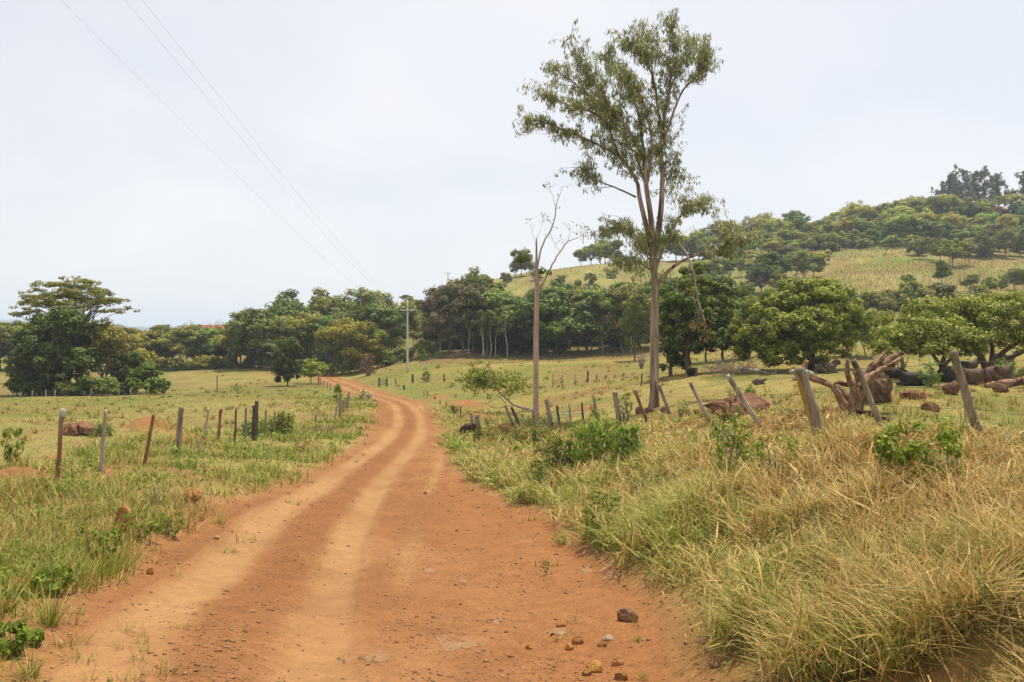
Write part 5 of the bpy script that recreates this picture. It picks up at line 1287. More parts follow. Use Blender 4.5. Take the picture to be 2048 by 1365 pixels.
def box_q(x0, x1, y0, y1, z0, z1):
    V = np.array([(x0, y0, z0), (x1, y0, z0), (x1, y1, z0), (x0, y1, z0), (x0, y0, z1), (x1, y0, z1), (x1, y1, z1), (x0, y1, z1)], float)
    return V, np.array([(0, 3, 2, 1), (4, 5, 6, 7), (0, 1, 5, 4), (1, 2, 6, 5), (2, 3, 7, 6), (3, 0, 4, 7)])
def box_mesh(name, dims, mat):
    g = Geo(); g.add(*box_q(*dims)); me = g.mesh(name, mat); return me
# plank gate
f = hit(766, 774)
ge = empty('field_gate', f, -.35)
s = f.y / F
for x in (-9 * s, 9 * s): obj('post', post_mesh((0, 0, 0), (0, 0, 18 * s), 1.6 * s, WOOD_DARK), ge, loc=(x, 0, 0))
for k in range(4): obj('rail', box_mesh('rail', (-8.5 * s, 8.5 * s, -.03, .03, (3 + 3.4 * k) * s, (4.6 + 3.4 * k) * s), WOOD_GREY), ge, rot=(0, .10, 0))
tag(ge, 'low grey plank gate beside the far bend of the road', 'gate')
# power poles
def pole(px, py_top, Y, arm_py, armw, label, base=None):
    x = (px - 1024) / F * Y; z0 = gz(x, Y); zt = -(py_top - HZ) / F * Y; za = -(arm_py - HZ) / F * Y
    e = empty('utility_pole', (x, Y, z0)); h = zt - z0
    g = Geo(); P = np.array([(0, 0, -.3), (0, 0, h * .5), (0, 0, h)]); g.add(*tube(crom(P, 12), np.linspace(.165, .10, 12), 12)); obj('shaft', g.mesh('shaft', CONCRETE, True), e)
    zr = za - z0
    arm = obj('crossarm', box_mesh('crossarm', (-armw / 2, armw / 2, -.20, -.09, zr - .07, zr + .07), CONCRETE), e)
    for sgn in (-1, 1):
        g = Geo(); g.add(*tube(np.array([(sgn * armw * .28, -.12, zr - .05), (sgn * .10, -.12, zr - .75)]), .025, 6)); obj('brace', g.mesh('brace', CONCRETE), arm)
    pts = []
    for k in (-.46, 0.30, .46):
        g = Geo(); P = np.array([(0, 0, 0), (0, 0, .08), (0, 0, .12), (0, 0, .24)]); g.add(*tube(P, np.array([.02, .02, .06, .04]), 8)); obj('insulator', g.mesh('insulator', CABLE, True), arm, loc=(k * armw, -.145, zr + .07))
        pts.append(np.array((x + k * armw, Y - .145, z0 + zr + .3)))
    tag(e, label, 'pole', 'power line poles')
    return pts
A1 = pole(815, 601, 113, 621, 2.1, 'grey concrete power pole with crossarm in the middle of the pasture')
A2 = pole(866, 596, 168, 603, 2.0, 'second power pole half hidden by the brownish trees')
A3 = pole(896, 543, 236, 547, 1.9, 'third far power pole on the skyline above the brownish trees')
WL = [np.array([(-8.0, -14, 8.6), (-6.99, 12.6, 5.2), (-7.56, 19.4, 4.54), (-10.46, 53.4, 3.3)]), np.array([(-4.2, -14, 8.4), (-5.75, 12, 5.0), (-6.35, 18.7, 4.62), (-9.42, 53, 3.15)]), np.array([(-3.4, -14, 8.6), (-5.48, 12, 5.0), (-6.0, 18.5, 4.6), (-9.25, 53.6, 3.2)])]
for i, (w, lab) in enumerate(zip(WL, ('leftmost overhead power wire crossing the sky, set apart from the pair', 'middle overhead power wire, left one of the close pair', 'rightmost overhead power wire, right one of the close pair'))):
    P = np.vstack([w, A1[i][None]]); ys = np.linspace(-14, A1[i][1], 70); P = np.column_stack([np.polyval(np.polyfit(P[1:, 1], P[1:, 0], 1), ys), ys, np.polyval(np.polyfit(P[1:, 1], P[1:, 2], 2), ys)]); P[:, 2] = P[:, 2] + (A1[i][2] - P[-1, 2]) * sstep(40, 113, ys); P[:, 0] += (A1[i][0] - P[-1, 0]) * sstep(40, 113, ys)
    for a, b in ((A1[i], A2[i]), (A2[i], A3[i])):
        t = np.linspace(0, 1, 12)[1:, None]; s_ = a + (b - a) * t; s_[:, 2] -= 1.2 * 4 * t[:, 0] * (1 - t[:, 0]); P = np.vstack([P, s_])
    g = Geo(); g.add(*tube(P, np.interp(P[:, 1], [0, 15, 60, 240], [.0016, .0016, .0042, .009]), 5))
    tag(obj('power_wire', g.mesh('power_wire', CABLE)), lab, 'wire', 'overhead power wires')
# thin antenna pole in the hedgerow and the red roofed house
x = (491 - 1024) / F * 170; z0 = gz(x, 170); g = Geo(); g.add(*tube(np.array([(0, 0, -.2), (0, 0, -(612 - HZ) / F * 170 - z0)]), .07, 6))
tag(obj('antenna_pole', g.mesh('antenna_pole', CABLE), loc=(x, 170, z0)), 'thin dark pole sticking up out of the dark trees left of the bend', 'pole')
def house():
    Y = 225; x = (430 - 1024) / F * Y; z0 = gz(x, Y); zr = -(651 - HZ) / F * Y - z0
    e = empty('farm_house', (x, Y, z0), -.15)
    wall = simple_mat('house_wall', (.55, .47, .40)); tile = simple_mat('roof_tile', (.50, .165, .07), .85, 0, 3, .3); dark = simple_mat('window_glass', (.03, .035, .04), .2)
    w, d, hw = 4.6, 3.4, zr - 1.5
    obj('wall', box_mesh('wall', (-w, w, -d, d, -.4, hw), wall), e)
    rf_ = obj('roof', box_mesh('roof', (-w - .3, w + .3, -.08, .08, hw + 1.42, hw + 1.56), tile), e)
    for sgn in (-1, 1):
        rw = 16
        for k in range(rw):      # courses of tiles
            t0, t1 = k / rw, (k + 1) / rw
            y0, y1 = -sgn * (d + .5) * (1 - t0), -sgn * (d + .5) * (1 - t1); a, b = hw - .1 + 1.6 * t0, hw - .1 + 1.6 * t1
            V = np.array([(-w - .4, y0, a + .05), (w + .4, y0, a + .05), (w + .4, y1, b), (-w - .4, y1, b), (-w - .4, y0, a - .06), (w + .4, y0, a - .06), (w + .4, y1, b - .11), (-w - .4, y1, b - .11)])
            g = Geo(); g.add(V, np.array([(0, 1, 2, 3), (7, 6, 5, 4), (0, 4, 5, 1), (1, 5, 6, 2), (2, 6, 7, 3), (3, 7, 4, 0)])); obj('roof_course', g.mesh('roof_course', tile), rf_)
    for k in (-3, -1, 1.2, 3.2): obj('window', box_mesh('window', (k - .45, k + .45, -d - .03, -d + .02, 1.0, 2.0), dark), e)
    tag(e, 'house with an orange tiled roof showing above the far hedgerow', 'house')
house()
# ------------------------------------------------------------------ rocks, dead wood, gravel
def rock_material(name, ca, cb, cc):
    m, nt = new_mat(name); tcn = N(nt, 'ShaderNodeTexCoord'); v = tcn.outputs['Object']
    oi = N(nt, 'ShaderNodeObjectInfo')
    n1 = noise(nt, v, 4, 6, .6); n2 = noise(nt, v, 22, 5, .65)
    c = mixc(nt, mrange(nt, n1, .35, .65), ca, cb); c = mixc(nt, mrange(nt, noise(nt, v, 7, 4, .6, .8), .55, .66), c, cc)
    c = mixc(nt, 1.0, c, mixc(nt, n2, (.65, .65, .65), (1.3, 1.3, 1.3)), 'MULTIPLY')
    c = mixc(nt, 1.0, c, oi.outputs['Color'], 'MULTIPLY')
    out_principled(nt, c, .95, .08, n2, 1.0, .05)
    return m
ROCK_ORANGE = rock_material('orange_stone', (.36, .17, .055), (.50, .265, .10), (.25, .11, .040))
ROCK_BROWN = rock_material('brown_boulder', (.13, .082, .055), (.23, .15, .105), (.085, .055, .038))
ROCK_RED = rock_material('red_earth_rock', (.15, .075, .042), (.25, .13, .078), (.095, .046, .028))
ROCK_SLAB = rock_material('road_slab', (.29, .16, .080), (.335, .19, .10), (.25, .125, .060))
ROCK_PALE = rock_material('pale_stone', (.50, .46, .40), (.62, .58, .52), (.42, .38, .32))
def rock_mesh(seed, sx, sy, sz, mat, cuts=7, sub=3, rough=.28, flat_top=False):
    rng = np.random.default_rng(seed); bm = bmesh.new(); bmesh.ops.create_icosphere(bm, subdivisions=sub, radius=1.0)
    planes = [(rnd_unit(rng, 1)[0], rng.uniform(.62, .9)) for _ in range(cuts)]
    if flat_top: planes.append((np.array([0, 0, 1.0]), .55))
    o = rng.uniform(0, 50, 3)
    for v in bm.verts:
        p = np.array(v.co)
        k = 1 + 1.5 * rough * (fbm(np.array([p[0] * 1.6 + p[2] * .9 + o[0]]), np.array([p[1] * 1.6 - p[2] * .7 + o[1]]), seed % 50, 4)[0] - .5) * 2
        k += .5 * rough * (fbm(np.array([p[0] * 5 + p[2] * 3 + o[1]]), np.array([p[1] * 5 - p[2] * 3 + o[2]]), seed % 50 + 9, 3)[0] - .5) * 2
        p = p * k
        for nrm, d in planes:
            q = p.dot(nrm)
            if q > d: p = p - nrm * (q - d) * .92
        v.co = Vector((p[0] * sx, p[1] * sy, p[2] * sz))
    me = bpy.data.meshes.new('rock'); bm.to_mesh(me); bm.free(); me.materials.append(mat)
    if sub >= 3:
        for pl in me.polygons: pl.use_smooth = False
    return me
def rock(px, py, w, h, mat, label, seed, cuts=7, sink=.3, name='stone', color=(1, 1, 1), deep=.8, cat='stone', group=None, flat_top=False, rz=None, rough=.28):
    """w, h in photo pixels; (px, py) is the middle of its foot"""
    p = hit(px, py); s = p.y / F
    sx, sz = w * .5 * s, h * s * .5 / (1 - sink * .5) * 1.15
    o = obj(name, rock_mesh(seed, sx * 1.08, sx * deep, sz * 1.08, mat, cuts, 4 if w > 55 else 3, rough * (1.5 if w > 55 else 1), flat_top), loc=(p.x, p.y + sx * deep * .4, p.z + sz * (1 - sink) - sz * .15), color=color)
    o.rotation_euler = (0, 0, 0)
    return tag(o, label, cat, group)
rock(1757, 806, 72, 60, ROCK_BROWN, 'big rounded brown boulder behind the dead stump', 1, 5, .2, 'boulder', cat='boulder')
rock(1492, 842, 124, 50, ROCK_RED, 'wide low red boulder behind the leaning pale post', 2, 12, .45, 'boulder', cat='boulder')
rock(160, 873, 58, 28, ROCK_BROWN, 'long low brown boulder beside a dark bush in the left pasture', 3, 10, .4, 'boulder', (1.25, 1.0, .85), cat='boulder', rough=.4)
rock(1277, 829, 16, 15, ROCK_BROWN, 'dark stone at the foot of the eucalyptus, left side', 4, 5, .2)
rock(1299, 826, 20, 9, ROCK_BROWN, 'low stone at the foot of the eucalyptus, in front', 5, 5, .2)
rock(1330, 826, 20, 13, ROCK_BROWN, 'stone at the foot of the eucalyptus, right side', 6, 5, .2)
rock(1408, 832, 34, 13, ROCK_RED, 'flat reddish stone between two leaning posts', 7, 6, .2)
rock(1372, 838, 26, 12, ROCK_RED, 'small red stone right of the eucalyptus foot', 8, 6, .2)
rock(1325, 876, 30, 9, ROCK_ORANGE, 'pale orange slab in the grass below the eucalyptus', 9, 7, .3)
rock(1832, 800, 48, 18, ROCK_RED, 'flat red rock in the pasture left of the near post', 10, 6, .25, 'boulder', cat='boulder')
rock(1858, 796, 20, 12, ROCK_ORANGE, 'small pinkish rock touching the flat red one', 11, 6, .2)
rock(1906, 790, 36, 24, ROCK_RED, 'pointed red brown rock just behind the near post', 12, 7, .2, color=(.85, .85, .85))
rock(1865, 824, 32, 19, ROCK_RED, 'rough red rock in front of the flat red one', 13, 7, .2)
rock(1940, 800, 18, 10, ROCK_PALE, 'small grey rock right of the near post', 14, 6, .2, color=(.6, .55, .5))
rock(2003, 785, 28, 15, ROCK_RED, 'red rock under the fallen log at the picture edge', 15, 6, .2)
rock(246, 1066, 34, 50, ROCK_ORANGE, 'upright orange stone on the verge left of the road', 20, 9, .15, deep=.7)
rock(384, 1006, 40, 26, ROCK_ORANGE, 'flat orange stone leaning in the verge grass', 21, 9, .15, deep=.6)
rock(180, 1134, 36, 30, ROCK_ORANGE, 'orange stone beside green leaves on the left verge', 22, 8, .2, color=(.95, .85, .8))
rock(300, 1150, 15, 12, ROCK_ORANGE, 'small orange stone at the left road edge', 23, 7, .2)
rock(22, 1195, 46, 34, ROCK_ORANGE, 'dull stone half hidden at the left picture edge', 24, 8, .2, color=(.7, .65, .62))
rock(14, 1225, 30, 20, ROCK_ORANGE, 'brown stone below another at the left picture edge', 25, 8, .2, color=(.65, .6, .56))
rock(433, 1080, 14, 6, ROCK_PALE, 'pale flat stone lying on the left road edge', 26, 8, .2, color=(.7, .5, .3))
rock(165, 792, 13, 9, ROCK_PALE, 'pale round stone at the foot of the tree clump', 27, 4, .1)
rock(1256, 1244, 42, 24, ROCK_BROWN, 'dark angular stone on the right road shoulder', 30, 9, .5, color=(1.5, 1.35, 1.2))
rock(1138, 1302, 18, 13, ROCK_ORANGE, 'small yellow stone on the shoulder', 31, 8, .5, color=(1.15, 1.15, .9))
rock(1192, 1345, 34, 20, ROCK_ORANGE, 'larger yellow orange stone at the bottom of the shoulder', 32, 8, .5, color=(1.1, 1.1, .9))
rock(1236, 1332, 26, 16, ROCK_ORANGE, 'orange stone right of the larger yellow one', 33, 8, .5)
rock(1218, 1284, 22, 9, ROCK_PALE, 'grey flat chip on the right shoulder', 34, 9, .5, color=(.7, .55, .45))
rock(1204, 1294, 20, 10, ROCK_ORANGE, 'brown chip just below the grey one', 35, 9, .5, color=(.7, .65, .65))
rock(1155, 1290, 24, 14, ROCK_ORANGE, 'brown stone left of the chips on the shoulder', 36, 8, .5, color=(.75, .7, .7))
rock(1122, 1255, 18, 8, ROCK_ORANGE, 'flat tan chip on the shoulder above the yellow stone', 37, 9, .5, color=(.9, .8, .75))
rock(1245, 1362, 30, 14, ROCK_ORANGE, 'brown stone cut by the bottom of the picture', 38, 8, .5, color=(.65, .6, .6))
rock(850, 990, 9, 5, ROCK_BROWN, 'small dark stone in the middle of the road', 39, 7, .5)
rock(1058, 1300, 14, 8, ROCK_ORANGE, 'tan chip in the road right of the big slab', 40, 9, .5, color=(.8, .75, .7))
rock(1175, 1352, 24, 10, ROCK_ORANGE, 'brown chip left of the yellow orange stone', 41, 9, .5, color=(.7, .65, .6))
rock(1435, 1335, 26, 12, ROCK_BROWN, 'brown stone at the edge of the right bank', 42, 8, .5, color=(1.4, 1.1, .9))
def slab(pts, label, seed, lift=.006, mat=ROCK_SLAB):
    """flat stone set into the road; outline in photo pixels"""
    W3 = [hit(a, b) for a, b in pts]; c = sum(W3, Vector()) / len(W3)
    rng = np.random.default_rng(seed)
    ring = []
    for i in range(len(W3)):
        a, b = W3[i], W3[(i + 1) % len(W3)]
        for t in np.linspace(0, 1, 6)[:-1]:
            q = a.lerp(b, t); ring.append((q.x + rng.normal() * .016, q.y + rng.normal() * .03, q.z))
    n = len(ring); R3 = np.array(ring) - np.array(c)
    V = [R3 * np.array([1.04, 1.04, 1]) + [0, 0, -.06], R3 + [0, 0, lift * .6], R3 * np.array([.9, .9, 1]) + [0, 0, lift], R3 * np.array([.45, .45, .6]) + [0, 0, lift * 1.25]]
    Vv = np.vstack(V + [np.array([[0, 0, lift * 1.3]])]); Q = []
    for k in range(3):
        for i in range(n): j = (i + 1) % n; Q.append((k * n + i, k * n + j, (k + 1) * n + j, (k + 1) * n + i))
    for i in range(0, n, 2): Q.append((3 * n + i, 3 * n + (i + 1) % n, 3 * n + (i + 2) % n, 4 * n))
    me = qmesh('slab', Vv, np.array(Q), mat, smooth=False)
    tag(obj('flat_stone', me, loc=c), label, 'stone', 'flat stones worn into the road')
slab([(865, 1273), (905, 1271), (975, 1290), (930, 1300), (890, 1306)], 'large triangular flat stone worn into the road', 1)
slab([(718, 1318), (748, 1292), (778, 1302), (776, 1322), (740, 1332)], 'pale flat stone in the right wheel track near the bottom', 2)
slab([(1195, 1148), (1228, 1146), (1238, 1158), (1205, 1163)], 'pinkish flat stone on the right shoulder near the grass', 3)
slab([(1160, 1134), (1182, 1133), (1186, 1144), (1168, 1147)], 'smaller flat stone left of the pinkish one', 4)
slab([(1200, 1124), (1228, 1124), (1236, 1133), (1212, 1134)], 'flat stone above the pinkish one at the shoulder', 5)
slab([(845, 1140), (868, 1138), (872, 1146), (852, 1148)], 'small pale flat stone in the middle of the shoulder', 6)
slab([(915, 1162), (932, 1160), (938, 1166), (920, 1168)], 'narrow flat stone sunk in the shoulder', 7)
slab([(1090, 1262), (1130, 1258), (1140, 1270), (1100, 1274)], 'broad tan stone sunk in the right shoulder', 8)
slab([(985, 1240), (1000, 1238), (1006, 1246), (990, 1248)], 'little flat stone sunk above the triangular one', 9)
slab([(676, 1318), (690, 1316), (694, 1326), (678, 1328)], 'little pale stone in the right wheel track', 10)
# loose gravel of the road, too fine to count
def gravel():
    rng = np.random.default_rng(77); bm = bmesh.new(); bmesh.ops.create_icosphere(bm, subdivisions=1, radius=1.0)
    bv = np.array([v.co for v in bm.verts]); bf = np.array([[v.index for v in f.verts] for f in bm.faces]); bm.free()
    t = np.radians(rng.uniform(-32, 24, 44000)); r = 3.6 * (34 / 3.6) ** rng.random(44000); x, y = r * np.sin(t), r * np.cos(t)
    s, d = road_s(x, y)
    loose = np.exp(-((s - .0) / .38) ** 2) + .75 * np.exp(-((s + 1.45) / .28) ** 2) + .5 * sstep(1.15, 1.6, s) + .10
    pn = fbm(x * 1.3, y * 1.3, 90, 3)
    k = (d > -.5) & (rng.random(len(x)) < np.clip(loose, 0, 1) * (.25 + 1.1 * sstep(.4, .62, pn)))
    x, y, r = x[k], y[k], r[k]; n = len(x)
    sz = np.clip(rng.lognormal(math.log(.0052), .55, n), .0022, .019) * np.interp(r, [4, 12, 34], [1, 1.35, 2.2])
    z = H(x, y)
    q = rnd_unit(rng, n); a = rng.uniform(0, 6.28, n); ca, sa = np.cos(a), np.sin(a)
    B = bv[None] * (1 + .45 * rng.uniform(-1, 1, (n, len(bv), 1)))
    B = B * np.stack([rng.uniform(.8, 1.5, n), rng.uniform(.8, 1.4, n), rng.uniform(.4, .75, n)], -1)[:, None, :] * sz[:, None, None]
    X = B[..., 0] * ca[:, None] - B[..., 1] * sa[:, None]; Yy = B[..., 0] * sa[:, None] + B[..., 1] * ca[:, None]
    V = np.stack([X + x[:, None], Yy + y[:, None], B[..., 2] + z[:, None] + sz[:, None] * .25], -1).reshape(-1, 3)
    Fc = (bf[None] + np.arange(n)[:, None, None] * len(bv)).reshape(-1, 3)
    m, nt = new_mat('gravel'); tt = N(nt, 'ShaderNodeAttribute', attribute_name='tint').outputs['Fac']
    out_principled(nt, mixc(nt, tt, (.15, .075, .036), (.34, .185, .092)), .9, .2)
    me = qmesh('gravel', V, Fc, m, np.repeat(rng.beta(1.6, 2.0, n), len(bf)))
    tag(obj('gravel', me), 'loose reddish gravel strewn between the wheel tracks', None, None, 'stuff')
gravel()

# ------------------------------------------------------------------ dead wood
DRIFT = bark_material('dead_wood', (.16, .095, .058), (.37, .26, .17), (.075, .045, .030), 9, .5, 1.0)
DRIFT_GREY = bark_material('grey_dead_wood', (.30, .265, .23), (.46, .42, .37), (.20, .17, .145), 7, .3, .8)
def limb(ref, pts, r0, r1, dy0=0, dy1=0, sides=12, rough=.3, seed=1, n=None, rel=None):
    P = np.array([M(a, b, ref, dy0 + (dy1 - dy0) * i / (len(pts) - 1)) for i, (a, b) in enumerate(pts)])
    n = n or len(pts) * 6; P = crom(P, n); s = ref.y / F
    P[2:-1] += np.cumsum(np.random.default_rng(seed).normal(0, .006, (n - 3, 3)), 0) * .8
    R = np.interp(np.linspace(0, 1, n), np.linspace(0, 1, len(r0)), r0) * s * .88 if not np.isscalar(r0) else np.linspace(r0, r1, n) * s
    return tube(P, R, sides, rough, seed)
def stump():
    ref = hit(1702, 836); e = empty('dead_stump', ref)
    parts = [('left_limb', [(1700, 834), (1698, 822), (1685, 801), (1673, 782), (1662, 772), (1640, 765), (1618, 758), (1604, 753)], (10, 11, 9, 8, 8, 7, 5), .0, .35),
             ('left_inner_limb', [(1702, 834), (1696, 812), (1688, 792), (1676, 778), (1664, 768)], (8, 8, 7, 5), .18, .3),
             ('upright_limb', [(1702, 836), (1702, 805), (1702, 782), (1701, 769), (1692, 758), (1690, 741), (1692, 722)], (8, 7, 6, 6, 5, 4), -.05, .05),
             ('side_twig', [(1700, 770), (1690, 769), (1680, 767), (1672, 769)], (5, 5, 4, 3), .0, .1),
             ('right_limb', [(1712, 836), (1716, 806), (1720, 782), (1731, 760), (1748, 740), (1766, 724), (1784, 713), (1805, 706)], (12, 10, 9, 9, 9, 8, 6, 3), .0, .5),
             ('right_lower_limb', [(1724, 776), (1738, 757), (1760, 741), (1783, 728), (1803, 713)], (8, 9, 8, 6, 3), -.1, .35),
             ('right_upper_limb', [(1726, 772), (1736, 748), (1750, 727), (1763, 709), (1765, 702)], (7, 8, 7, 5, 2), .15, .5),
             ('root', [(1722, 830), (1740, 830), (1760, 836), (1776, 842)], (7, 6, 5, 3), -.1, -.3),
             ('root', [(1690, 832), (1676, 834), (1664, 842)], (6, 5, 3), -.1, -.3)]
    for i, (nm, pts, r, d0, d1) in enumerate(parts):
        g = Geo(); g.add(*limb(ref, pts, r, None, d0, d1, 18, .55, 11 + i, len(pts) * 7)); obj(nm, g.mesh(nm, DRIFT, True), e, color=(1.1, 1.05, 1.0))
    # dark butt end towards the viewer
    g = Geo(); P = np.array([M(1715, 834, ref, .15), M(1715, 834, ref, -.15), M(1715, 835, ref, -.26)]); s = ref.y / F
    g.add(*tube(crom(P, 8), np.array([14, 14, 14, 14, 13.5, 13, 12, 10.]) * s, 14, .2, 5)); o = obj('dark_butt', g.mesh('butt', DRIFT, True), e, color=(.25, .22, .2)); o['label'] = 'dark end of the stump'
    tag(e, 'bleached dead tree stump with twisted limbs spread like antlers', 'stump')
stump()
def log(name, label, px, py, pts, r, mat, color=(1, 1, 1), cat='log', dy=(0, 0), group=None):
    ref = hit(px, py); g = Geo(); g.add(*limb(ref, pts, r, None, *dy, 12, .3, px % 50)); return tag(obj(name, g.mesh(name, mat, True), loc=ref, color=color), label, cat, group)
log('fallen_log', 'reddish fallen log entering at the right picture edge', 2020, 776, [(1972, 774), (1990, 770), (2020, 766), (2050, 761), (2100, 755), (2150, 752)], (6, 9, 9, 10, 11, 11), DRIFT, (1.05, .95, .9))
log('fallen_log', 'grey fallen branch lying by the heap of dead twigs', 1510, 750, [(1476, 738), (1495, 739), (1515, 742), (1535, 746), (1552, 744)], (2.5, 3.5, 3.5, 3, 1.5), DRIFT_GREY, (1.2, 1.2, 1.2))
log('fallen_log', 'charred end of branch on the grass right of the stump', 1768, 844, [(1750, 834), (1762, 838), (1776, 844)], (5, 5, 3), DRIFT, (.2, .18, .17))
log('fallen_log', 'forked dry branch beneath the smaller forked tree', 1872, 768, [(1848, 727), (1858, 731), (1866, 742), (1874, 752)], (1.6, 2.4, 3, 3), DRIFT, (1.3, 1.2, 1.1))
log('fallen_log', 'thin pale fallen stick across the pasture behind the middle posts', 1150, 832, [(1100, 830), (1130, 829), (1160, 827), (1190, 829)], (.8, 1.2, 1.2, .8), DRIFT_GREY, (1.1, 1, .9))
def twig_heap(px, py, w, h, n, label, seed, color=(1, 1, 1), name='brush_heap'):
    ref = hit(px, py); s = ref.y / F; rng = np.random.default_rng(seed); e = empty(name, ref)
    g = Geo()
    for k in range(n):
        a = rng.uniform(0, 6.28); st = np.array([rng.normal() * w * .22 * s, rng.normal() * w * .18 * s, rng.uniform(0, .25) * h * s])
        d = np.array([math.cos(a), math.sin(a) * .8, rng.uniform(-.1, 1.0)]); d /= np.linalg.norm(d); ln = rng.uniform(.25, .62) * w * s * .8
        lim = h * s * rng.uniform(.7, 1.15)
        en = st + d * ln; en[2] = min(max(en[2], .02), lim)
        P = wob_line(rng, st, en, 4, .22); r = rng.uniform(.4, 1.3) * .5 * s
        g.add(*tube(P, np.linspace(r, r * .4, len(P)), 4, cap=False), .5)
        for q in range(4):
            j = int(rng.integers(2, len(P))); e2 = P[j] + rnd_unit(rng, 1)[0] * ln * .28; e2[2] = min(max(e2[2], .02), h * s)
            g.add(*tube(wob_line(rng, P[j], e2, 3, .2), r * .45, 3, cap=False), .5)
    o = obj('twigs', g.mesh('twigs', TWIG), e, color=color); o['kind'] = 'stuff'
    return tag(e, label, 'brush heap')
twig_heap(1462, 752, 105, 48, 90, 'heap of dead grey branches between the dark trees and the round tree', 3, (.95, .85, .8))
twig_heap(645, 866, 44, 26, 40, 'small pale dry bush by the fence above the road', 5, (1.3, 1.15, 1.0))
twig_heap(1590, 838, 60, 26, 46, 'low heap of dry reddish stalks left of the stump', 6, (1.1, .75, .5))
twig_heap(850, 716, 60, 9, 40, 'low strip of reddish cut branches below the wood corner', 7, (1.2, .75, .55))
twig_heap(925, 714, 80, 7, 40, 'long low windrow of dead branches along the wood foot', 8, (1.2, .85, .65))
# ------------------------------------------------------------------ bushes and weeds
def bush(px, py, w, h, n, ll, lw, mat, label, seed, color=(1, 1, 1), droop=.5, name='bush', cat='bush', group=None, stems=7, tone=.5, shape='round', flowers=None, deep=1.0, tv=.2):
    ref = hit(px, py); s = ref.y / F; T = Tree(seed); rng = T.rng
    W2, Hh = w * .5 * s, h * s
    for k in range(stems):
        a = rng.uniform(0, 6.28); q = rng.uniform(.2, .85)
        top = np.array([q * W2 * math.cos(a), q * W2 * deep * math.sin(a), Hh * rng.uniform(.6, .98) * (1 - .35 * q)])
        T.branch(wob_line(rng, (rng.normal() * .12 * W2, rng.normal() * .1 * W2, -.05), top, 4, .14), max(.004, .02 * Hh), max(.002, .006 * Hh), 5)
    m = 60 if w > 55 else 34
    if shape == 'round':
        d = rnd_unit(rng, m); d[:, 2] = np.abs(d[:, 2]) * 1.0
        C = d * rng.uniform(.45, .85, m)[:, None] * np.array([W2, W2 * deep, Hh * .92]) + np.array([0, 0, Hh * .10]); rad = .26 * min(W2, Hh * .8)
    elif shape == 'spire':
        z = rng.random(m) ** .8; q = (1 - z) * .75 + .08; a = rng.uniform(0, 6.28, m)
        C = np.column_stack([W2 * q * np.cos(a), W2 * q * np.sin(a), Hh * (.08 + .86 * z)]); rad = .26 * W2
    else:   # upright weed
        z = rng.random(m); q = .25 + .55 * np.sin(np.clip(z * 1.1, 0, 1) * math.pi * .8); a = rng.uniform(0, 6.28, m)
        C = np.column_stack([W2 * q * np.cos(a), W2 * deep * q * np.sin(a), Hh * (.12 + .82 * z)]); rad = .24 * W2
    for c in C:
        T.clump(c, rad * rng.uniform(.7, 1.4), max(3, int(n / m)), ll, lw, droop, None, tone + rng.normal() * .13 + .15 * (c[2] / Hh - .5), tv, .9, .5)  # bush top lighter than its foot: light put into the leaf tone
    tm = T.wood.mesh('stems', TWIG, True); cm = T.leaf.mesh('foliage', mat)
    e = empty(name, ref); obj('stems', tm, e); obj('foliage', cm, e, color=color)
    if flowers:
        fm, fn, fs = flowers; Fl = Tree(seed + 1)
        P = C[Fl.rng.integers(0, m, fn)] + Fl.rng.normal(0, rad * .7, (fn, 3)); V, Q = leaf_quads(Fl.rng, P, rnd_unit(Fl.rng, fn) + [0, -.3, .6], fs, fs, 0, .5)
        Fl.leaf.add(V, Q, Fl.rng.random(fn)); o = obj('blossoms', Fl.leaf.mesh('blossoms', fm), e, color=(1, 1, 1)); o['kind'] = 'stuff'
    return tag(e, label, cat, group)
bush(1195, 938, 165, 118, 2600, .15, .042, LEAF_FRESH, 'large bright green bush with drooping leaves on the right bank', 801, (1, 1, 1), 1.0, deep=.8, tone=.55)
bush(1258, 938, 88, 100, 1200, .13, .04, LEAF_FRESH, 'green leafy bush touching the right side of the large bright one', 802, (.9, .95, .9), .9)
bush(1112, 955, 104, 108, 2200, .075, .045, LEAF_DARK, 'dark tangled bush left of the large bright green one', 803, (1.1, 1.0, .8), .4)
bush(1088, 975, 70, 52, 640, .07, .04, LEAF_DARK, 'low dark bush at the foot of the tangled one by the road', 804, (1, 1.05, .9), .4)
bush(1462, 972, 92, 140, 900, .075, .032, LEAF_MID, 'dark leafy weed standing in the dry grass of the bank', 805, (1, 1.15, .9), .9, shape='weed', name='weed', cat='weed')
bush(1448, 912, 52, 92, 320, .07, .03, LEAF_FRESH, 'taller thin green weed just behind the dark leafy one', 806, (.9, .95, .9), .7, shape='weed', name='weed', cat='weed')
bush(1552, 968, 104, 100, 800, .06, .022, LEAF_MID, 'feathery green weed right of the dark leafy one', 807, (1, 1.1, .9), .5, shape='weed', name='weed', cat='weed')
bush(1838, 1004, 180, 158, 1600, .07, .04, LEAF_FRESH, 'broad leaved yellow green weed with reddish stems below the near post', 808, (1.0, .9, .85), .55, shape='weed', name='weed', cat='weed', stems=18)
bush(1815, 905, 40, 60, 60, .06, .03, LEAF_DRY, 'thin reddish dry stalks above the broad leaved weed', 809, (.8, .6, .5), .5, shape='weed', name='weed', cat='weed', stems=16)
bush(1205, 1090, 90, 108, 1100, .05, .028, LEAF_MID, 'dark green weed at the foot of the bank beside the road', 810, (.9, 1.0, .9), .5, shape='weed', name='weed', cat='weed')
bush(1290, 1000, 88, 84, 620, .05, .025, LEAF_DARK, 'small dark weed sunk in the bank grass', 811, (1.2, 1.2, 1), .4, shape='weed', name='weed', cat='weed')
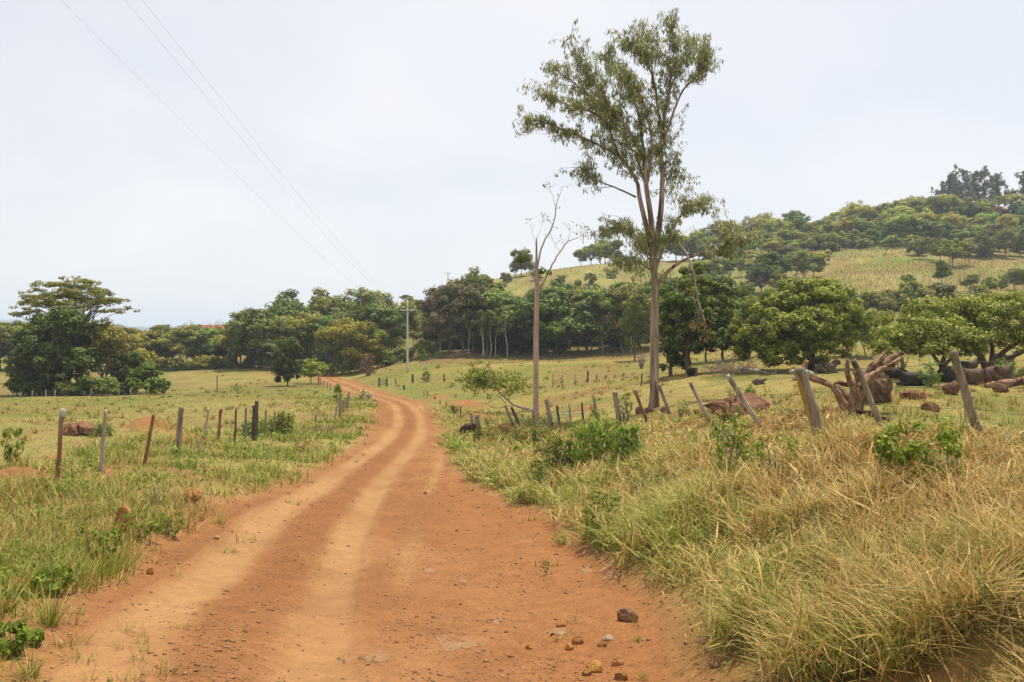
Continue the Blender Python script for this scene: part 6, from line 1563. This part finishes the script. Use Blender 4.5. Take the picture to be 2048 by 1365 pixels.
bush(1120, 1092, 34, 26, 90, .05, .028, LEAF_FRESH, 'small green weed growing out of the road shoulder', 812, (1, 1, 1), .4, shape='weed', name='weed', cat='weed')
bush(1092, 1150, 14, 32, 40, .035, .015, LEAF_FRESH, 'single thin seedling standing on the bare shoulder', 813, (.9, .9, .9), .4, shape='weed', name='weed', cat='weed', stems=2)
for i, (px, py, w, h, c, lab) in enumerate(((985, 885, 62, 34, (1, 1, .8), 'olive bush with orange blossoms right of the calf'), (1040, 886, 66, 40, (1.05, 1, .8), 'olive bush dotted with orange flowers below the thin tree'), (1078, 890, 50, 50, (.8, .95, .8), 'darker flowering bush below the old fence posts'), (960, 880, 34, 22, (.9, .95, .8), 'low bush right behind the calf'))):
    bush(px, py, w, h, 900, .075, .05, LEAF_OLIVE, lab, 820 + i, c, .4, flowers=(FLOWER_ORANGE, 16, .09))
bush(906, 828, 28, 22, 400, .09, .06, LEAF_DARK, 'small round dark bush in the pasture beyond the calf', 830, (1.2, 1.2, 1), .4)
bush(1188, 836, 26, 34, 300, .09, .04, LEAF_MID, 'small green bush behind the middle fence posts', 831, (.8, 1, .8), .6)
bush(1250, 850, 34, 66, 380, .10, .05, LEAF_OLIVE, 'green creeper climbing the thick leaning post', 832, (.85, 1, .7), .5, shape='weed', name='creeper', cat='creeper')
bush(1368, 838, 34, 40, 300, .08, .045, LEAF_FRESH, 'bright little shrub between two leaning posts', 833, (.85, .9, .9), .5, shape='weed')
bush(1502, 800, 34, 34, 260, .12, .05, LEAF_FRESH, 'green shrub just behind the wide red boulder', 834, (.7, .85, .8), .7)
bush(1462, 795, 30, 28, 110, .10, .05, LEAF_OLIVE, 'sparse shrub behind the red boulder, left of the green one', 835, (1, 1, .8), .5, shape='weed')
bush(1475, 850, 20, 40, 130, .06, .03, LEAF_FRESH, 'thin green weed in front of the red boulder', 836, (.9, .95, .9), .5, shape='weed', name='weed', cat='weed')
bush(1860, 776, 48, 52, 420, .14, .05, LEAF_FRESH, 'upright leafy green shrub under the broad trees', 837, (.72, .9, .9), .9, shape='weed')
bush(2008, 762, 46, 44, 380, .14, .06, LEAF_FRESH, 'bright green leafy shrub by the fallen log', 838, (.85, 1, .9), .8, shape='weed')
bush(2050, 756, 36, 24, 260, .10, .06, LEAF_FRESH, 'low green shrub at the picture edge above the log', 839, (.9, 1, .9), .6)
bush(1796, 754, 60, 90, 480, .11, .05, LEAF_OLIVE, 'slender olive sapling right of the stump', 840, (1, 1.05, .7), .5, shape='weed', name='sapling', cat='sapling')
bush(1690, 852, 18, 20, 70, .06, .03, LEAF_FRESH, 'tiny green weed in front of the stump', 841, (1, 1, 1), .5, shape='weed', name='weed', cat='weed')
bush(1778, 838, 28, 34, 90, .05, .022, LEAF_FRESH, 'little yellow green weed right of the thin leaning post', 842, (1.1, 1, .9), .5, shape='weed', name='weed', cat='weed')
# left side
bush(26, 932, 44, 78, 330, .20, .035, LEAF_MID, 'young sapling with long drooping leaves at the left picture edge', 850, (1.0, 1.1, .9), 1.1, shape='weed', name='sapling', cat='sapling', stems=5)
bush(208, 874, 48, 36, 700, .08, .045, LEAF_DARK, 'dark bush beside the low brown boulder', 851, (1.2, 1.3, 1.1), .5)
bush(354, 916, 18, 26, 90, .09, .03, LEAF_MID, 'small drooping weed at the foot of a grey post', 852, (1, 1.2, 1), 1.0, shape='weed', name='weed', cat='weed')
bush(398, 908, 26, 40, 90, .05, .025, LEAF_OLIVE, 'wispy olive weed by the fence beyond the straw mound', 853, (1, 1, .8), .4, shape='weed', name='weed', cat='weed')
bush(568, 872, 62, 60, 1200, .11, .06, LEAF_MID, 'thick green bush behind the fence posts above the road', 854, (.95, 1.05, .7), .5)
bush(508, 872, 70, 42, 900, .10, .06, LEAF_FRESH, 'low spreading green bush behind the dark square post', 855, (.65, .75, .7), .4)
bush(540, 868, 40, 44, 420, .10, .05, LEAF_MID, 'green bush between the square post and the thick bush', 856, (.9, 1, .8), .4)
bush(676, 808, 26, 42, 600, .14, .06, LEAF_MID, 'small pointed green shrub beside the far fence', 857, (.75, 1.1, .8), .4, shape='spire')
bush(728, 800, 38, 24, 500, .14, .08, LEAF_OLIVE, 'bush covered in white blossom at the inside of the bend', 858, (1, 1, .9), .4, flowers=(FLOWER_WHITE, 130, .12))
bush(600, 905, 30, 22, 200, .06, .03, LEAF_DRY, 'withered brown weed on the left verge', 859, (.8, .7, .65), .5, shape='weed', name='weed', cat='weed')
bush(630, 900, 34, 18, 200, .06, .03, LEAF_DRY, 'second withered weed right beside the first', 860, (.8, .75, .7), .5, shape='weed', name='weed', cat='weed')
bush(472, 782, 30, 22, 200, .16, .08, LEAF_DARK, 'small lone shrub in the middle of the left pasture', 861, (1.2, 1.3, 1), .5)
bush(853, 764, 24, 34, 420, .16, .09, LEAF_DARK, 'round dark bush in the pasture right of the power pole', 862, (1.2, 1.3, .9), .4)
bush(876, 737, 12, 9, 120, .16, .09, LEAF_DARK, 'tiny bush in the pasture above the round dark one', 863, (1.2, 1.3, .9), .4)
bush(850, 722, 26, 26, 260, .30, .10, LEAF_FRESH, 'bright green shrub with large leaves below the wood corner', 864, (.6, .85, .8), .8)
bush(880, 718, 22, 22, 220, .30, .10, LEAF_FRESH, 'second bright shrub just right of the large leaved one', 865, (.6, .85, .8), .8)
bush(790, 716, 30, 20, 260, .25, .12, LEAF_FRESH, 'bright shrub left of the power pole foot', 866, (.6, .85, .8), .6)
bush(994, 720, 10, 12, 80, .2, .1, LEAF_FRESH, 'tiny green sprout in the pasture before the dark wood', 867, (.6, .9, .8), .6, shape='weed')
bush(1283, 738, 24, 36, 60, .12, .05, LEAF_DRY, 'small bare brown shrub left of the eucalyptus trunk', 868, (.7, .7, .6), .4, shape='weed', stems=20)
bush(736, 752, 44, 56, 900, .22, .13, LEAF_DRY, 'small tree with all its leaves withered brown beside the bend', 869, (.62, .55, .50), .5, name='withered_tree', cat='tree', deep=.9)
for i, (px, py, w, h, ll, lw, lab) in enumerate(((195, 1128, 74, 62, .085, .055, 'broad leaved green weed beside the orange stone on the verge'), (108, 1192, 60, 46, .08, .05, 'green weed with round leaves low on the left verge'), (282, 1082, 60, 48, .07, .045, 'leafy weed right of the upright orange stone'), (340, 1075, 46, 36, .06, .035, 'small leafy weed near the left road edge'),
                                                  (18, 1310, 60, 50, .07, .05, 'leafy weed at the bottom left corner'), (70, 1292, 26, 24, .05, .035, 'small weed on bare soil near the bottom left corner'), (310, 1010, 50, 44, .05, .025, 'green weed up the bank behind the upright stone'), (150, 1010, 44, 40, .05, .025, 'slim green weed in the verge below the first post'))):
    bush(px, py, w * 1.35, h * 1.25, 130, ll * .9, lw * .85, LEAF_FRESH, lab, 870 + i, (.85, .82, .8), .45, shape='weed', name='weed', cat='weed', stems=6)
# big single grass clumps
def clump_grass(px, py, w, h, n, label, seed, green=.8):
    ref = hit(px, py); s = ref.y / F; rng = np.random.default_rng(seed); m = n
    a = rng.uniform(0, 6.28, m); q = .12 * w * s * np.sqrt(rng.random(m))
    o = blades('grass_tuft', q * np.cos(a), q * np.sin(a), np.zeros(m), rng.uniform(.5, 1.15, m) * h * s, rng.uniform(.05, .7, m), rng.uniform(.2, 1.2, m), a, np.full(m, .006), rng.random(m), np.clip(rng.normal(green, .15, m), 0, 1), 4, None)
    o.location = ref; del o['kind']
    tag(o, label, 'grass tuft', 'single grass tufts')
for i, (px, py, w, h, n, lab, g) in enumerate(((100, 1252, 110, 100, 90, 'tall spiky green grass tuft at the lower left', .85), (60, 1355, 90, 70, 60, 'green grass tuft at the bottom left corner', .75), (1275, 1284, 36, 26, 34, 'small bright grass tuft on the right shoulder', .9), (1285, 1362, 40, 34, 34, 'grass tuft at the bottom of the right shoulder', .6), (440, 1050, 60, 46, 50, 'grass tuft leaning over the left road edge', .75), (958, 960, 50, 32, 60, 'green grass tuft at the inner edge of the right shoulder', .75), (170, 1120, 60, 80, 40, 'thin tall grass tuft on the left verge', .8))):
    clump_grass(px, py, w, h, n, lab, 900 + i, g)

# ------------------------------------------------------------------ cattle
def hide_material(name, ca, cb):
    m, nt = new_mat(name); tcn = N(nt, 'ShaderNodeTexCoord'); n = noise(nt, tcn.outputs['Object'], 2.5, 4, .5)
    out_principled(nt, mixc(nt, mrange(nt, n, .4, .6), ca, cb), .75, .25); return m
HIDE_BLACK = hide_material('black_hide', (.018, .015, .013), (.035, .028, .022)); HIDE_BROWN = hide_material('brown_hide', (.060, .032, .018), (.10, .058, .034)); HIDE_WHITE = hide_material('white_hide', (.28, .26, .225), (.38, .35, .31)); HIDE_TAN = hide_material('tan_hide', (.075, .048, .030), (.13, .09, .058))
def skin_mesh(name, verts, edges, mat):
    """verts: (x, y, z, r1, r2); grows one continuous body"""
    bm = bmesh.new(); sl = bm.verts.layers.skin.verify(); vs_ = []
    for i, (x, y, z, a, b) in enumerate(verts):
        v = bm.verts.new((x, y, z)); v[sl].radius = (a, b); v[sl].use_root = (i == 0); vs_.append(v)
    for a, b in edges: bm.edges.new((vs_[a], vs_[b]))
    me = bpy.data.meshes.new(name + '_raw'); bm.to_mesh(me); bm.free()
    o = bpy.data.objects.new('tmp', me); COL.objects.link(o)
    o.modifiers.new('skin', 'SKIN'); sd = o.modifiers.new('sub', 'SUBSURF'); sd.levels = 2; sd.render_levels = 2
    dg = bpy.context.evaluated_depsgraph_get(); dg.update()
    out = bpy.data.meshes.new_from_object(o.evaluated_get(dg)); out.name = name
    bpy.data.objects.remove(o); out.materials.clear(); out.materials.append(mat)
    for p in out.polygons: p.use_smooth = True
    return out
def cow_lying(mat, head_up=1.0, turn=0.0):
    c, s = math.cos(turn), math.sin(turn)
    hx, hy = .50 * c, .50 * s; k = 1.28
    V = [(0, 0, .46, .40, .40), (-.55, 0, .48, .40, .40), (-.92, 0, .46, .28, .30), (.45, 0, .52, .38, .36), (.68, 0, .72, .32, .25), (.72 + hx * .45, hy * .45, .74 + .26 * head_up, .24, .21), (.72 + hx * .85, hy * .85, .80 + .32 * head_up, .19, .19), (.72 + hx * 1.5, hy * 1.5, .68 + .20 * head_up, .13, .12),
         (.72 + hx * .80 + .14 * s, hy * .80 + .20 * c, .86 + .40 * head_up, .04, .06), (.72 + hx * .72 + .26 * s, hy * .72 + .40 * c, .82 + .42 * head_up, .03, .05), (.72 + hx * .80 - .14 * s, hy * .80 - .20 * c, .86 + .40 * head_up, .04, .06), (.72 + hx * .72 - .26 * s, hy * .72 - .40 * c, .82 + .42 * head_up, .03, .05),
         (.50, -.36, .22, .15, .14), (1.00, -.42, .12, .085, .085), (.66, -.50, .07, .07, .07), (-.55, -.40, .28, .22, .20), (-.10, -.58, .14, .11, .10), (-.50, -.66, .08, .07, .07), (.50, .36, .22, .15, .14), (.98, .42, .12, .08, .08), (-1.16, .05, .30, .04, .04), (-1.22, .10, .07, .04, .04)]
    V = [(x, y, z, a * k, b * k) for x, y, z, a, b in V]
    E = [(0, 1), (1, 2), (0, 3), (3, 4), (4, 5), (5, 6), (6, 7), (6, 8), (8, 9), (6, 10), (10, 11), (3, 12), (12, 13), (13, 14), (1, 15), (15, 16), (16, 17), (3, 18), (18, 19), (2, 20), (20, 21)]
    return skin_mesh('cow_body', V, E, mat)
def cow_standing(mat, graze=True):
    hz = (.62, .22) if graze else (1.32, 1.28)
    V = [(0, 0, .94, .40, .34), (-.52, 0, .98, .38, .33), (-.78, 0, 1.0, .25, .25), (.46, 0, .95, .37, .31), (.74, 0, .92 if graze else 1.12, .26, .20), (.96 if graze else 1.05, 0, hz[0], .19, .15), (1.08 if graze else 1.20, 0, hz[1] + .18, .17, .14), (1.16 if graze else 1.55, 0, hz[1] - .04, .11, .10),
         (1.12, .17, hz[1] + .26, .03, .05), (1.08, .30, hz[1] + .26, .02, .04), (1.12, -.17, hz[1] + .26, .03, .05), (1.08, -.30, hz[1] + .26, .02, .04)]
    E = [(0, 1), (1, 2), (0, 3), (3, 4), (4, 5), (5, 6), (6, 7), (6, 8), (8, 9), (6, 10), (10, 11)]
    def leg(root, pts):
        p = root
        for q in pts: V.append(q); E.append((p, len(V) - 1)); p = len(V) - 1
    for sy in (-1, 1):
        leg(3, [(.50, .19 * sy, .72, .12, .12), (.54, .20 * sy, .40, .07, .07), (.50, .20 * sy, .12, .05, .05), (.54, .20 * sy, .02, .06, .06)])
        leg(1, [(-.60, .19 * sy, .78, .16, .13), (-.50, .20 * sy, .55, .10, .09), (-.70, .20 * sy, .36, .065, .06), (-.66, .20 * sy, .10, .05, .05), (-.62, .20 * sy, .02, .06, .06)])
    leg(2, [(-.95, 0, .85, .03, .03), (-.98, 0, .45, .025, .025)])
    V = [(x, y, z, a * 1.32, b * 1.32) for x, y, z, a, b in V]
    return skin_mesh('cow_body', V, E, mat)
def cow(px, py, length, me, rz, label, Y=None, lift=0.0):
    p = hit(px, py) if Y is None else Vector(((px - 1024) / F * Y, Y, gz((px - 1024) / F * Y, Y)))
    e = obj('cow', me, loc=(p.x, p.y, p.z - .02 + lift), rot=(0, 0, rz), s=length / 2.65)
    return tag(e, label, 'cow', 'cattle')
PI = math.pi
cow(938, 870, 1.15, cow_standing(HIDE_BROWN), PI + .25, 'dark brown calf grazing in long grass beside the road')
cow(1606, 760, 1.7, cow_lying(HIDE_WHITE, .25, .7), PI - .25, 'white cow lying in the shade behind the thick post')
cow(1518, 770, 1.0, cow_lying(HIDE_TAN, .4, .3), .1, 'small brown calf lying alone in the tree shade')
cow(1652, 747, 2.0, cow_lying(HIDE_TAN, 1.0, .0), .15, 'brown cow lying with raised head right of the round tree trunk')
cow(1384, 752, 1.7, cow_standing(HIDE_BLACK, False), -PI / 2 - .5, 'black cow standing by the bare dark trunk', lift=-.35)
cow(1826, 772, 1.9, cow_lying(HIDE_BLACK, .7, .4), PI - .2, 'black cow lying behind the boulder, body towards the shrub')
cow(1790, 758, 1.8, cow_lying(HIDE_BLACK, .8, .2), PI - .5, 'black cow with only its head showing past the boulder')
cow(1905, 764, 2.3, cow_lying(HIDE_BLACK, .8, .3), .3, 'black cow lying just behind the near leaning post')
cow(1945, 770, 2.2, cow_lying(HIDE_BROWN, .8, .2), PI + .1, 'red brown cow lying in front of the forked trunk')
cow(1995, 763, 2.2, cow_lying(HIDE_BROWN, .6, .4), .2, 'brown cow lying right of the forked trunk')
cow(1932, 745, 2.0, cow_lying(HIDE_TAN, 1.0, .1), -.1, 'greyish cow lying behind the red brown one')
cow(2008, 742, 2.1, cow_standing(HIDE_TAN, False), .25, 'grey brown cow standing behind the bright green shrub')

# ------------------------------------------------------------------ haze
def haze():
    m, nt = new_mat('haze')
    pv = N(nt, 'ShaderNodeVolumePrincipled', inp={'Color': (.70, .80, .97, 1), 'Density': 0.00029, 'Anisotropy': 0.2})
    o = N(nt, 'ShaderNodeOutputMaterial'); L(nt, pv.outputs[0], o.inputs['Volume'])
    zmin = float(GZ.min()) - 25; zmax = max(float(GZ[RR < 700].max()) + 30, 105)
    g = Geo(); g.add(*box_q(-21000, 21000, -21000, 21000, zmin, zmax))
    tag(obj('haze', g.mesh('haze', m)), 'thin pale haze over the countryside', None, None, 'stuff')
haze()
